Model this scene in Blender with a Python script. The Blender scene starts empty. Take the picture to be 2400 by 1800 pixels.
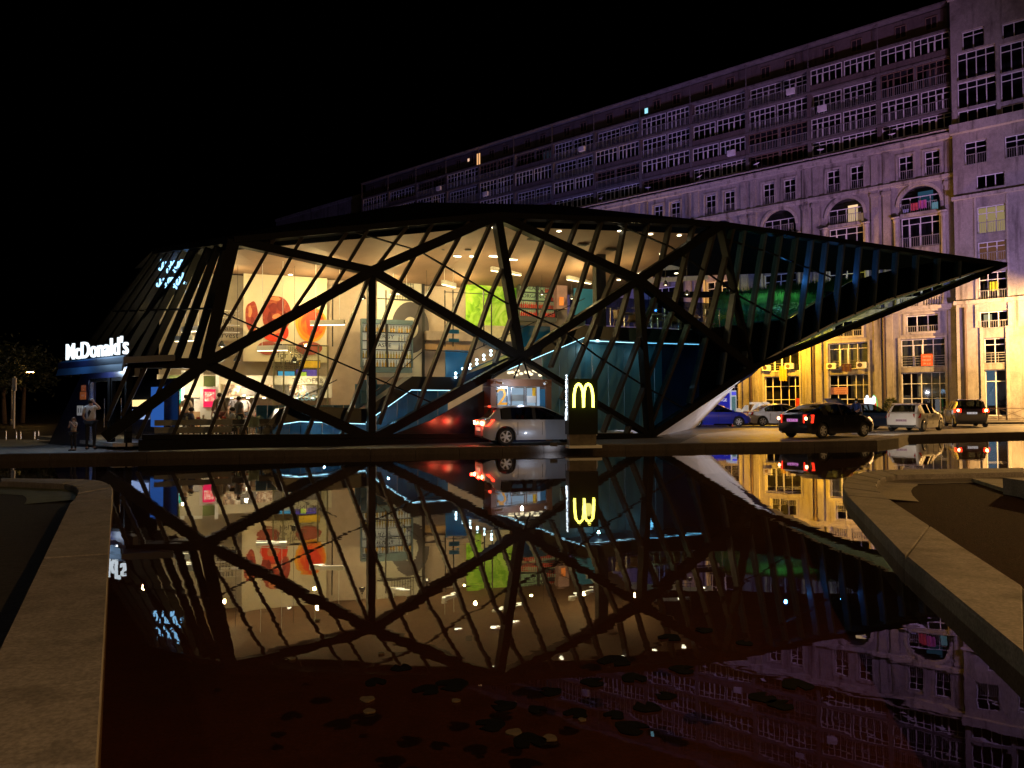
import bpy, bmesh, math, random
from mathutils import Vector, Matrix, Euler
from mathutils.geometry import tessellate_polygon
random.seed(7)
PI = math.pi
SC = bpy.context.scene
COL = SC.collection
V = Vector

# ------------------------------------------------------------------ camera
F_PX, HOR_PITCH, ROLL = 1750.0, math.atan(50 / 1750.0), math.radians(-0.25)
CAM = V((0, 0, 1.6))
ROT = Euler((PI / 2 + HOR_PITCH, 0, 0)).to_matrix() @ Matrix.Rotation(ROLL, 3, 'Z')
cd = bpy.data.cameras.new('camera'); cam = bpy.data.objects.new('camera', cd); COL.objects.link(cam)
cd.sensor_width = 36; cd.lens = F_PX / 2400 * 36; cd.clip_start = 0.1; cd.clip_end = 3000
cam.matrix_world = Matrix.Translation(CAM) @ ROT.to_4x4()
SC.camera = cam

# ------------------------------------------------------------------ night sky, faint moon, exposure
wd = bpy.data.worlds.new('World'); SC.world = wd; wd.use_nodes = True
nt = wd.node_tree; bg = nt.nodes['Background']
sky = nt.nodes.new('ShaderNodeTexSky'); sky.sky_type = 'NISHITA'; sky.sun_disc = False
sky.sun_elevation = math.radians(-9); sky.sun_rotation = math.radians(200)
nt.links.new(sky.outputs[0], bg.inputs[0]); bg.inputs[1].default_value = 0.05
ml = bpy.data.lights.new('moon', 'SUN'); ml.energy = 0.004; ml.angle = math.radians(0.5); ml.color = (.75, .82, 1)
mo = bpy.data.objects.new('moon', ml); COL.objects.link(mo); mo.rotation_euler = (math.radians(50), 0, math.radians(30))
SC.view_settings.view_transform = 'Standard'; SC.view_settings.look = 'None'
SC.view_settings.gamma = 1; SC.view_settings.exposure = 0
cy = SC.cycles
cy.use_denoising = True
cy.max_bounces = 10; cy.diffuse_bounces = 3; cy.glossy_bounces = 5; cy.transparent_max_bounces = 40
cy.caustics_reflective = False; cy.caustics_refractive = False
cy.sample_clamp_indirect = 4; cy.sample_clamp_direct = 0
cy.use_adaptive_sampling = False

# ------------------------------------------------------------------ helpers
def ray(u, v):
    return ROT @ V(((u - 1200) / F_PX, (900 - v) / F_PX, -1))
def at_z(u, v, z):
    d = ray(u, v); return CAM + d * ((z - CAM.z) / d.z)
def at_y(u, v, y):
    d = ray(u, v); return CAM + d * (y / d.y)
TH = math.atan(.43)                                   # heading of the restaurant's glass front
RO = V((-10.4, 25.6, 0)); RE = V((math.cos(TH), math.sin(TH), 0)); RN = V((-math.sin(TH), math.cos(TH), 0))
def at_w(u, v, w=0.0):
    "point on a plane w metres behind the glass front, in restaurant coordinates (along, behind, up)"
    d = ray(u, v); t = (w - (CAM - RO).dot(RN)) / d.dot(RN); p = CAM + d * t
    return V(((p - RO).dot(RE), w, p.z))
def at_wr(u, v, w):
    "the same for a point seen mirrored in the water"
    d = ray(u, v); c = CAM; t = (w - (c - RO).dot(RN)) / d.dot(RN); p = c + d * t
    return V(((p - RO).dot(RE), w, -p.z))
def r2w(s, w, z):
    return RO + RE * s + RN * w + V((0, 0, z))

def lerp(a, b, t): return a + (b - a) * t

class MB:
    def __init__(s): s.v = []; s.f = []
    def add(s, vs, fs):
        o = len(s.v); s.v += [tuple(p) for p in vs]; s.f += [tuple(i + o for i in f) for f in fs]; return s
    def box(s, x0, y0, z0, x1, y1, z1):
        vs = [(x, y, z) for z in (z0, z1) for y in (y0, y1) for x in (x0, x1)]
        return s.add(vs, [(0, 2, 3, 1), (4, 5, 7, 6), (0, 1, 5, 4), (2, 6, 7, 3), (0, 4, 6, 2), (1, 3, 7, 5)])
    def beam(s, p, q, w, d, nrm=(0, 1, 0), d0=0.0):
        p, q, n = V(p), V(q), V(nrm); a = (q - p).normalized(); side = a.cross(n).normalized() * (w / 2); n = n.normalized()
        vs = []
        for c in (p, q):
            vs += [c - side + n * d0, c + side + n * d0, c + side + n * (d0 + d), c - side + n * (d0 + d)]
        return s.add(vs, [(0, 1, 2, 3), (7, 6, 5, 4), (0, 4, 5, 1), (1, 5, 6, 2), (2, 6, 7, 3), (3, 7, 4, 0)])
    def tube(s, p, q, r0, r1=None, n=8):
        p, q = V(p), V(q); r1 = r0 if r1 is None else r1
        a = (q - p).normalized(); b = a.orthogonal().normalized(); c = a.cross(b)
        vs = [cc + (b * math.cos(t) + c * math.sin(t)) * r for cc, r in ((p, r0), (q, r1)) for t in [2 * PI * i / n for i in range(n)]]
        fs = [(i, (i + 1) % n, n + (i + 1) % n, n + i) for i in range(n)] + [tuple(range(n))[::-1], tuple(range(n, 2 * n))]
        return s.add(vs, fs)
    def path(s, pts, r, n=8):
        for a, b in zip(pts, pts[1:]): s.tube(a, b, r, r, n)
        return s
    def prism(s, poly, vec):
        n = len(poly); vec = V(vec); vs = [V(p) for p in poly] + [V(p) + vec for p in poly]
        return s.add(vs, [tuple(range(n))[::-1], tuple(range(n, 2 * n))] + [(i, (i + 1) % n, n + (i + 1) % n, n + i) for i in range(n)])
    def face(s, pts): return s.add(pts, [tuple(range(len(pts)))])
    def lathe(s, prof, n=16, c=(0, 0, 0), axis='z', caps=True):
        vs = []
        for r, h in prof:
            for i in range(n):
                t = 2 * PI * i / n; x, y = r * math.cos(t), r * math.sin(t)
                p = (x, y, h) if axis == 'z' else ((x, h, y) if axis == 'y' else (h, x, y))
                vs.append((p[0] + c[0], p[1] + c[1], p[2] + c[2]))
        m = len(prof)
        fs = [(j * n + i, j * n + (i + 1) % n, (j + 1) * n + (i + 1) % n, (j + 1) * n + i) for j in range(m - 1) for i in range(n)]
        if caps: fs += [tuple(range(n))[::-1], tuple(range((m - 1) * n, m * n))]
        return s.add(vs, fs)
    def ell(s, c, rx, ry, rz, nu=12, nv=8):
        pr = [(math.sin(PI * j / nv), -math.cos(PI * j / nv)) for j in range(1, nv)]
        vs = [(c[0] + rx * r * math.cos(2 * PI * i / nu), c[1] + ry * r * math.sin(2 * PI * i / nu), c[2] + rz * h) for r, h in pr for i in range(nu)]
        b = len(vs); vs += [(c[0], c[1], c[2] - rz), (c[0], c[1], c[2] + rz)]
        fs = [(j * nu + i, j * nu + (i + 1) % nu, (j + 1) * nu + (i + 1) % nu, (j + 1) * nu + i) for j in range(nv - 2) for i in range(nu)]
        fs += [(b, (i + 1) % nu, i) for i in range(nu)] + [(b + 1, (nv - 2) * nu + i, (nv - 2) * nu + (i + 1) % nu) for i in range(nu)]
        return s.add(vs, fs)
    def mesh(s, name, mat=None, smooth=False):
        me = bpy.data.meshes.new(name); me.from_pydata(s.v, [], s.f)
        bm = bmesh.new(); bm.from_mesh(me); bmesh.ops.recalc_face_normals(bm, faces=bm.faces); bm.to_mesh(me); bm.free()
        if mat: me.materials.append(mat)
        if smooth: me.polygons.foreach_set('use_smooth', [True] * len(me.polygons))
        return me
    def obj(s, name, mat, parent=None, smooth=False, loc=None, rotz=None):
        return link(name, s.mesh(name, mat, smooth), parent, loc, rotz)

def link(name, data, parent=None, loc=None, rotz=None):
    o = bpy.data.objects.new(name, data); COL.objects.link(o); o.parent = parent
    if loc is not None: o.location = loc
    if rotz is not None: o.rotation_euler = (0, 0, rotz)
    return o
def tag(o, label, cat=None, group=None, kind=None):
    if label: o['label'] = label
    if cat: o['category'] = cat
    if group: o['group'] = group
    if kind: o['kind'] = kind
    return o
def thing(name, label, cat, loc=(0, 0, 0), rotz=0, group=None):
    return tag(link(name, None, None, loc, rotz), label, cat, group)
def rthing(name, label, cat, s, w, z, group=None, rz=0):
    return thing(name, label, cat, r2w(s, w, z), TH + rz, group)
def structure(o): o['kind'] = 'structure'; return o
def text(name, body, size, mat, parent, loc, rot, extrude=.01, align='CENTER', sx=1.0, bold=0.0):
    c = bpy.data.curves.new(name, 'FONT'); c.body = body; c.size = size; c.extrude = extrude; c.align_x = align; c.align_y = 'CENTER'
    c.offset = bold; c.resolution_u = 3
    c.materials.append(mat); tmp = bpy.data.objects.new(name, c); me = bpy.data.meshes.new_from_object(tmp); me.name = name; bpy.data.objects.remove(tmp)
    o = link(name, me, parent); o.location = loc; o.rotation_euler = rot; o.scale = (sx, 1, 1)
    return o
def lamp(name, loc, power, color, radius=.1, parent=None, spot=None, aim=None, blend=.5):
    l = bpy.data.lights.new(name, 'SPOT' if spot else 'POINT'); l.energy = power; l.color = color; l.shadow_soft_size = radius
    o = link(name, l, parent); o.location = loc
    if spot:
        l.spot_size = math.radians(spot); l.spot_blend = blend
        d = V(aim) - V(loc); o.rotation_euler = d.to_track_quat('-Z', 'Y').to_euler()
    return o

# ------------------------------------------------------------------ materials
def mat(name, col, rough=.6, metal=0.0, var=.2, scale=3.0, bump=0.0, bscale=20.0, spec=.5, coat=0.0, emis=0.0, stretch=(1, 1, 1)):
    m = bpy.data.materials.new(name); m.use_nodes = True; t = m.node_tree; N = t.nodes; b = N['Principled BSDF']
    b.inputs['Roughness'].default_value = rough; b.inputs['Metallic'].default_value = metal
    b.inputs['Specular IOR Level'].default_value = spec; b.inputs['Coat Weight'].default_value = coat
    tc = N.new('ShaderNodeTexCoord'); mp = N.new('ShaderNodeMapping'); mp.inputs['Scale'].default_value = stretch
    t.links.new(tc.outputs['Object'], mp.inputs[0])
    no = N.new('ShaderNodeTexNoise'); no.inputs['Scale'].default_value = scale; no.inputs['Detail'].default_value = 6; no.inputs['Roughness'].default_value = .62
    t.links.new(mp.outputs[0], no.inputs['Vector'])
    mr = N.new('ShaderNodeMapRange'); mr.inputs['From Min'].default_value = .3; mr.inputs['From Max'].default_value = .7
    mr.inputs['To Min'].default_value = 1 - var; mr.inputs['To Max'].default_value = 1 + var
    t.links.new(no.outputs[0], mr.inputs[0])
    mx = N.new('ShaderNodeVectorMath'); mx.operation = 'SCALE'; mx.inputs[0].default_value = col
    t.links.new(mr.outputs[0], mx.inputs['Scale']); t.links.new(mx.outputs[0], b.inputs['Base Color'])
    if emis: b.inputs['Emission Color'].default_value = (*col, 1); b.inputs['Emission Strength'].default_value = emis
    if bump:
        n2 = N.new('ShaderNodeTexNoise'); n2.inputs['Scale'].default_value = bscale; n2.inputs['Detail'].default_value = 5
        t.links.new(mp.outputs[0], n2.inputs['Vector'])
        bp = N.new('ShaderNodeBump'); bp.inputs['Strength'].default_value = bump; bp.inputs['Distance'].default_value = .02
        t.links.new(n2.outputs[0], bp.inputs['Height']); t.links.new(bp.outputs[0], b.inputs['Normal'])
    return m
def glow(name, col, strength):
    m = bpy.data.materials.new(name); m.use_nodes = True; t = m.node_tree; t.nodes.remove(t.nodes['Principled BSDF'])
    e = t.nodes.new('ShaderNodeEmission'); e.inputs[0].default_value = (*col, 1); e.inputs[1].default_value = strength
    t.links.new(e.outputs[0], t.nodes['Material Output'].inputs[0]); return m
def schlick(t, ior, nrm=None, boost=1.0):
    "reflectance that is the same from either side of a sheet"
    N = t.nodes; g = N.new('ShaderNodeNewGeometry'); d = N.new('ShaderNodeVectorMath'); d.operation = 'DOT_PRODUCT'
    t.links.new(nrm or g.outputs['Normal'], d.inputs[0]); t.links.new(g.outputs['Incoming'], d.inputs[1])
    def m(op, x, y=None):
        k = N.new('ShaderNodeMath'); k.operation = op
        for i, q in enumerate((x, y)):
            if q is None: continue
            if isinstance(q, (int, float)): k.inputs[i].default_value = q
            else: t.links.new(q, k.inputs[i])
        return k.outputs[0]
    f0 = ((ior - 1) / (ior + 1)) ** 2 * boost; c = m('SUBTRACT', 1.0, m('MINIMUM', m('ABSOLUTE', d.outputs['Value']), 1.0))
    return m('ADD', m('MULTIPLY', m('POWER', c, 5.0), 1 - f0), f0)
def glass(name, tint=(.92, .95, .95), ior=1.45, rough=.0, wav=0.0, boost=1.0):
    m = bpy.data.materials.new(name); m.use_nodes = True; t = m.node_tree; N = t.nodes; N.remove(N['Principled BSDF'])
    tr = N.new('ShaderNodeBsdfTransparent'); tr.inputs[0].default_value = (*tint, 1)
    gl = N.new('ShaderNodeBsdfGlossy'); gl.inputs['Roughness'].default_value = rough; gl.inputs[0].default_value = (1, 1, 1, 1)
    nrm = None
    if wav:
        tc = N.new('ShaderNodeTexCoord'); no = N.new('ShaderNodeTexNoise'); no.inputs['Scale'].default_value = .8; t.links.new(tc.outputs['Object'], no.inputs['Vector'])
        bp = N.new('ShaderNodeBump'); bp.inputs['Strength'].default_value = wav; bp.inputs['Distance'].default_value = .05; t.links.new(no.outputs[0], bp.inputs['Height'])
        nrm = bp.outputs[0]; t.links.new(nrm, gl.inputs['Normal'])
    mx = N.new('ShaderNodeMixShader'); t.links.new(schlick(t, ior, nrm, boost), mx.inputs[0]); t.links.new(tr.outputs[0], mx.inputs[1]); t.links.new(gl.outputs[0], mx.inputs[2])
    t.links.new(mx.outputs[0], N['Material Output'].inputs[0]); return m
def stained(name, col, dark, streak=1.0, blotch=.5):
    "concrete / render with vertical run-off streaks and blotches that have a shape of their own"
    m = bpy.data.materials.new(name); m.use_nodes = True; t = m.node_tree; N = t.nodes; b = N['Principled BSDF']; L = t.links
    b.inputs['Roughness'].default_value = .85
    tc = N.new('ShaderNodeTexCoord')
    def noise(sc, scale, det=6):
        mp = N.new('ShaderNodeMapping'); mp.inputs['Scale'].default_value = sc; L.new(tc.outputs['Object'], mp.inputs[0])
        n = N.new('ShaderNodeTexNoise'); n.inputs['Scale'].default_value = scale; n.inputs['Detail'].default_value = det; n.inputs['Roughness'].default_value = .6
        L.new(mp.outputs[0], n.inputs['Vector']); return n.outputs[0]
    def ramp(x, a, c, lo=0., hi=1.):
        r = N.new('ShaderNodeMapRange'); r.inputs[1].default_value = a; r.inputs[2].default_value = c; r.inputs[3].default_value = lo; r.inputs[4].default_value = hi; L.new(x, r.inputs[0]); return r.outputs[0]
    st = ramp(noise((1, 1, .09), 1.7), .52, .72, 0, streak); bl = ramp(noise((1, 1, 1), .45), .5, .75, 0, blotch)
    fine = ramp(noise((1, 1, .6), 6), .3, .7, .82, 1.12)
    add = N.new('ShaderNodeMath'); add.operation = 'MAXIMUM'; L.new(st, add.inputs[0]); L.new(bl, add.inputs[1])
    mx = N.new('ShaderNodeMix'); mx.data_type = 'RGBA'; mx.inputs[6].default_value = (*col, 1); mx.inputs[7].default_value = (*dark, 1); L.new(add.outputs[0], mx.inputs[0])
    sp_ = ramp(noise((1, 1, 1), 38, 3), .35, .65, .72, 1.2); fm2 = N.new('ShaderNodeMath'); fm2.operation = 'MULTIPLY'; L.new(fine, fm2.inputs[0]); L.new(sp_, fm2.inputs[1])
    vm = N.new('ShaderNodeVectorMath'); vm.operation = 'SCALE'; L.new(mx.outputs[2], vm.inputs[0]); L.new(fm2.outputs[0], vm.inputs['Scale']); L.new(vm.outputs[0], b.inputs['Base Color'])
    bp = N.new('ShaderNodeBump'); bp.inputs['Strength'].default_value = .25; bp.inputs['Distance'].default_value = .02; L.new(noise((1, 1, 1), 9), bp.inputs['Height']); L.new(bp.outputs[0], b.inputs['Normal'])
    return m

MT = dict(
    frame=mat('black_coated_steel', (.007, .007, .007), .55, 0, .25, 2, spec=.08),
    roof=mat('dark_roof_membrane', (.005, .005, .006), .8, 0, .3, 1, spec=.08),
    mullion=mat('dark_aluminium', (.035, .033, .03), .5, 0, .2, 2, spec=.08), fin=mat('blue_grey_fin', (.055, .075, .10), .4, 0, .15, 2, spec=.2),
    glass=glass('facade_glass', (.93, .95, .92), 1.5, 0, .06, 1.5),
    glass_dark=glass('teal_tinted_glass', (.30, .55, .68), 1.5, 0, .06, 1.5),
    glass_rear=glass('dark_rear_glass', (.10, .12, .13), 1.5),
    soffit=mat('pale_soffit_panel', (.62, .62, .64), .45, 0, .12, 1.2),
    navy=mat('navy_cladding', (.010, .014, .05), .34, 0, .25, 2, spec=.6),
    navy_gloss=mat('glossy_navy_panel', (.006, .008, .02), .2, 0, .2, 1.5, spec=.9),
    plaster=mat('beige_plaster', (.52, .42, .35), .8, 0, .1, 2),
    ceil=mat('brown_ceiling', (.24, .145, .09), .75, 0, .12, .8),
    white=mat('white_paint', (.78, .76, .72), .5, 0, .06, 2),
    grey=mat('grey_paint', (.28, .28, .28), .5, 0, .15, 2),
    dark=mat('dark_paint', (.03, .03, .032), .5, 0, .2, 2),
    tile=mat('pale_floor_tile', (.55, .5, .44), .3, 0, .12, 1.5),
    blue=mat('blue_panel', (.03, .22, .42), .35, 0, .12, 1.5),
    blue_rib=mat('blue_ribbed_panel', (.035, .17, .30), .4, 0, .35, 1.5, stretch=(1, 1, .1)),
    teal=mat('teal_ribbed_panel', (.10, .24, .28), .35, 0, .25, 1.2, stretch=(1, 1, .1)),
    wood=mat('oak_wood', (.42, .26, .13), .5, 0, .25, 3, stretch=(1, 1, .2)),
    chrome=mat('brushed_steel', (.6, .6, .62), .25, 1, .1, 4),
    stone=stained('coping_stone', (.26, .24, .22), (.07, .062, .055), .8, .9),
    kerb=stained('kerb_concrete', (.075, .06, .052), (.025, .02, .018), .5, .8),
    skin=mat('skin', (.52, .32, .24), .55, 0, .08, 4),
    hair=mat('dark_hair', (.02, .015, .012), .6, 0, .3, 12),
    rubber=mat('tyre_rubber', (.018, .018, .018), .75, 0, .2, 6),
    rim=mat('alloy_rim', (.72, .72, .74), .35, .1, .08, 6),
    carglass=glass('car_glass', (.22, .25, .26), 1.5, 0, 0, 1.2),
    black_plastic=mat('black_plastic', (.015, .015, .016), .55, 0, .2, 5),
)

# ================================================================== ground, pool, kerb, planters
FAR = [(-60, 19.5), (-15.2, 22.2), (-4.6, 24.3), (2.5, 25.9), (9.8, 27.2), (13.8, 28.3), (15.6, 30.2), (17.6, 33.2), (24.7, 36), (70, 42)]
POOL = FAR + [(70, .9), (-60, .9)]
GZ = .16
outer = [(-600, -200), (600, -200), (600, 900), (-600, 900)]
tri = tessellate_polygon([[V((x, y, 0)) for x, y in outer], [V((x, y, 0)) for x, y in POOL]])
allp = outer + POOL
g = MB(); g.add([(x, y, GZ) for x, y in allp], tri)
M_asph = mat('damp_asphalt', (.055, .053, .052), .55, 0, .35, .6, .35, 60)
structure(g.obj('ground', M_asph))
M_floor = stained('pool_floor', (.075, .022, .012), (.03, .01, .006), .3, .9)
pf = MB(); pf.face([(-60, -1, -.34), (70, -1, -.34), (70, 45, -.34), (-60, 45, -.34)])
structure(pf.obj('pool_floor', M_floor))
# water: thin Fresnel surface with slight ripples
wm = bpy.data.materials.new('pool_water'); wm.use_nodes = True; t = wm.node_tree; N = t.nodes; N.remove(N['Principled BSDF'])
tr = N.new('ShaderNodeBsdfTransparent'); tr.inputs[0].default_value = (.62, .5, .42, 1)
gl = N.new('ShaderNodeBsdfGlossy'); gl.inputs['Roughness'].default_value = .006; gl.inputs[0].default_value = (1, 1, 1, 1)
tc = N.new('ShaderNodeTexCoord'); hsum = None
for sc, scale, st in (((.55, 1, 1), 1.6, 1.0), ((.4, 1.2, 1), 4.5, .10)):
    mp = N.new('ShaderNodeMapping'); mp.inputs['Scale'].default_value = sc; t.links.new(tc.outputs['Object'], mp.inputs[0])
    no = N.new('ShaderNodeTexNoise'); no.inputs['Scale'].default_value = scale; no.inputs['Detail'].default_value = 3; t.links.new(mp.outputs[0], no.inputs['Vector'])
    mu = N.new('ShaderNodeMath'); mu.operation = 'MULTIPLY'; mu.inputs[1].default_value = st; t.links.new(no.outputs[0], mu.inputs[0])
    if hsum is None: hsum = mu.outputs[0]
    else:
        ad = N.new('ShaderNodeMath'); t.links.new(hsum, ad.inputs[0]); t.links.new(mu.outputs[0], ad.inputs[1]); hsum = ad.outputs[0]
bp = N.new('ShaderNodeBump'); bp.inputs['Strength'].default_value = 1; bp.inputs['Distance'].default_value = .0012; t.links.new(hsum, bp.inputs['Height'])
t.links.new(bp.outputs[0], gl.inputs['Normal'])
mx = N.new('ShaderNodeMixShader'); t.links.new(schlick(t, 1.33, bp.outputs[0], 1.0), mx.inputs[0]); t.links.new(tr.outputs[0], mx.inputs[1]); t.links.new(gl.outputs[0], mx.inputs[2])
t.links.new(mx.outputs[0], N['Material Output'].inputs[0])
wt = MB(); wt.face([(x, y, 0) for x, y in POOL]); structure(wt.obj('water', wm))

def along(poly, step):
    "cut a polyline into stones: list of (p, q)"
    out = []
    for a, b in zip(poly, poly[1:]):
        a, b = V((*a, 0)), V((*b, 0)); n = max(1, round((b - a).length / step))
        out += [(lerp(a, b, i / n), lerp(a, b, (i + 1) / n)) for i in range(n)]
    return out
def offs(poly, d):
    out = []
    for i, p in enumerate(poly):
        a = V(poly[max(0, i - 1)]); b = V(poly[min(len(poly) - 1, i + 1)]); t_ = (V(b) - V(a)).normalized(); out.append((p[0] - t_.y * d, p[1] + t_.x * d))
    return out
def strip_stones(parent, name, inner, outerp, z0, z1, step, m, gap=.006, bev=.018):
    "stones between two matching polylines (chamfered top edges)"
    for i in range(len(inner) - 1):
        a0, a1, b0, b1 = V((*inner[i], 0)), V((*inner[i + 1], 0)), V((*outerp[i], 0)), V((*outerp[i + 1], 0))
        n = max(1, round(max((a1 - a0).length, (b1 - b0).length) / step))
        for k in range(n):
            e = gap / max(.3, (a1 - a0).length)
            t0, t1 = k / n + e, (k + 1) / n - e
            p = [lerp(a0, a1, t0), lerp(a0, a1, t1), lerp(b0, b1, t1), lerp(b0, b1, t0)]
            c = sum(p, V((0, 0, 0))) / 4
            q = [x + (c - x).normalized() * bev for x in p]
            mb = MB(); dz = random.uniform(-.004, .004)
            mb.add([(*x.xy, z0) for x in p] + [(*x.xy, z1 - bev + dz) for x in p] + [(*x.xy, z1 + dz) for x in q],
                   [(3, 2, 1, 0), (8, 9, 10, 11)] + [(i_, (i_ + 1) % 4, 4 + (i_ + 1) % 4, 4 + i_) for i_ in range(4)] + [(4 + i_, 4 + (i_ + 1) % 4, 8 + (i_ + 1) % 4, 8 + i_) for i_ in range(4)])
            mb.obj(name, m, parent)
kb = thing('pool_kerb', 'low dark concrete kerb along the far edge of the pool', 'kerb')
kin = FAR[1:-1]; strip_stones(kb, 'kerb_stone', kin, offs(kin, .42), -.4, .215, 1.4, MT['kerb'])

def arc_pts(a, b, c, n=6):
    return [tuple((1 - t) ** 2 * V(a) + 2 * t * (1 - t) * V(b) + t * t * V(c)) for t in [i / n for i in range(n + 1)]]
ZT = .15
def P(u, v, z=ZT):
    p = at_z(u, v, z); return (p.x, p.y)
# right planter wall: from behind the camera's right, round the corner, off to the right
rin = [(2.2, 1.3), P(2400, 1527), P(2122, 1302)] + arc_pts(P(1985, 1160), P(1945, 1112), P(2060, 1101)) + [P(2400, 1096), (24, 18.2)]
rout = [(2.85, 1.1), P(2400, 1373), P(2180, 1232)] + arc_pts(P(2085, 1170), P(2020, 1125), P(2100, 1113), 6) + [P(2400, 1106), (24, 17.6)]
pr = thing('planter_wall', 'curved stone pool wall at the right with orange lit coping', 'wall', group='planter walls beside the pool')
strip_stones(pr, 'coping_stone', rin, rout, -.4, ZT, 4.5, MT['stone'], .0015, .03)
lin = [(-.75, 1.2), P(225, 1800), P(262, 1170)] + arc_pts(P(265, 1150), P(268, 1126), P(200, 1123)) + [P(0, 1120), (-30, 17.5)]
lout = [(-1.35, 1.2), P(-135, 1800), P(165, 1178)] + arc_pts(P(176, 1165), P(196, 1140), P(150, 1134)) + [P(0, 1128), (-30, 16.9)]
plw = thing('planter_wall', 'pale grey stone pool wall at the left, rounded at its far end', 'wall', group='planter walls beside the pool')
strip_stones(plw, 'coping_stone', lin, lout, -.4, ZT, 4.5, MT['stone'], .0015, .03)
# sunken planter beds with an inner sloping lip
M_mulch = mat('red_mulch', (.016, .0035, .003), .95, 0, .6, 14, .8, 50, spec=.05)
M_lip = stained('planter_lip_concrete', (.27, .24, .19), (.1, .09, .07), .5, .6)
sl = MB(); q = [(a, b) for a, b in rout]; sl.face([(x, y, .012) for x, y in q] + [(24, 1, .012)])
structure(sl.obj('soil', M_mulch))
lp = MB(); ring = rout[4:]; ring2 = offs(ring, -.55)
for i in range(len(ring) - 1):
    lp.face([(*ring[i], .05), (*ring[i + 1], .05), (*ring2[i + 1], .02), (*ring2[i], .02)])
lp.obj('planter_lip', M_lip, pr)
M_green_lit = stained('green_lit_concrete', (.17, .2, .12), (.05, .07, .04), .4, .9)  # greenish light on the planter's inner face, put into the colour
sl = MB(); sl.face([(x, y, .012) for x, y in lout] + [(-30, 1.2, .012)]); structure(sl.obj('soil', mat('dark_soil', (.02, .018, .016), .95, 0, .5, 10, .8, 40)))
lp = MB(); ring = lout[4:]; ring2 = offs(ring, .75)
for i in range(len(ring) - 1):
    lp.face([(*ring[i], .05), (*ring[i + 1], .05), (*ring2[i + 1], .02), (*ring2[i], .02)])
lp.obj('planter_lip', M_green_lit, plw)
# inner block at the far right of the right planter
bl = thing('stone_block', 'dark upright stone block at the right edge behind the orange wall', 'block', (at_y(2400, 1125, 12.6).x + .25, 12.6, -.12))
mb = MB(); mb.box(-.28, -.3, 0, .6, .5, .42); mb.obj('block', MT['stone'], bl)
bw = MB(); a, b = at_z(2310, 1125, .05), at_z(2560, 1200, .05); bw.beam((a.x, a.y, -.12), (b.x, b.y, -.12), .5, .2, (0, 0, 1)); tag(bw.obj('planter_divider', MT['stone']), 'low stone divider inside the right planter bed', 'wall')
# fallen leaves and lily pads on the water
M_pad = mat('dark_pad', (.0025, .002, .0015), .9, 0, .4, 9, spec=.02); M_leaf = mat('dry_leaf', (.05, .03, .01), .8, 0, .5, 18)
def pad(u, v, r, m, name, label, cat, group):
    r *= .62 if name == 'lily_pad' else .8
    p = at_z(u, v, .004); a0 = random.random() * 6; n = 18; mb = MB(); pts = []
    for i in range(n):
        t_ = 2 * PI * i / n; rr = r * (1 + .1 * math.sin(3 * t_ + a0) + .06 * math.sin(5 * t_)); rr = rr * (.25 if i == 0 and name == 'lily_pad' else 1)
        pts.append((rr * math.cos(t_ + a0), rr * math.sin(t_ + a0), 0))
    mb.prism(pts, (0, 0, .006)); o = mb.obj(name, m, None, False, (p.x, p.y, .004)); tag(o, label, cat, group)
PADS = sorted([(1350, 1673, .1), (1480, 1707, .13), (1515, 1658, .115), (1440, 1677, .085), (1258, 1664, .08), (1485, 1590, .12), (1830, 1653, .11), (1788, 1636, .12),
                (1867, 1606, .14), (1745, 1508, .09), (1440, 1550, .16), (1600, 1570, .12), (1060, 1606, .15), (1180, 1655, .11), (1150, 1700, .12), (1240, 1738, .13), (1560, 1632, .09),
                (1000, 1618, .12), (1650, 1478, .1), (1570, 1495, .12), (880, 1600, .1), (940, 1566, .1), (1390, 1600, .11), (1290, 1622, .1)])
ORD = ['leftmost', 'second', 'third', 'fourth', 'fifth', 'sixth', 'seventh', 'eighth', 'ninth', 'tenth', 'eleventh', 'twelfth', 'thirteenth', 'fourteenth', 'fifteenth', 'sixteenth', 'seventeenth', 'eighteenth', 'nineteenth', 'twentieth', 'twenty-first', 'twenty-second', 'twenty-third', 'rightmost']
for i, (u, v, r) in enumerate(PADS):
    pad(u, v, r, M_pad, 'lily_pad', 'flat dark round floating leaf, ' + ORD[i] + (' of the dark leaves' if i in (0, 23) else ' of the dark leaves from the left'), 'leaf', 'dark leaves floating on the pool')
for u, v, r, l in [(1205, 1718, .05, 'largest yellow dry leaf floating low in the dark pool'), (1288, 1731, .045, 'tan dry leaf floating just right of the largest yellow leaf'),
                   (1068, 1643, .03, 'small pale leaf floating above the largest yellow leaf'), (1364, 1688, .025, 'small pale scrap beside a dark round leaf'),
                   (684, 1545, .03, 'pale leaf under the reflected left beams of the restaurant'), (893, 1532, .025, 'small yellow leaf below the reflected column'),
                   (860, 1640, .05, 'dim brown leaf in the dark left half of the pool'), (865, 1668, .04, 'lowest dim brown leaf in the dark left half of the pool'), (744, 1454, .025, 'tiny white petal inside the bright reflection')]:
    pad(u, v, r, M_leaf, 'dry_leaf', l, 'leaf', None)
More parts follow.
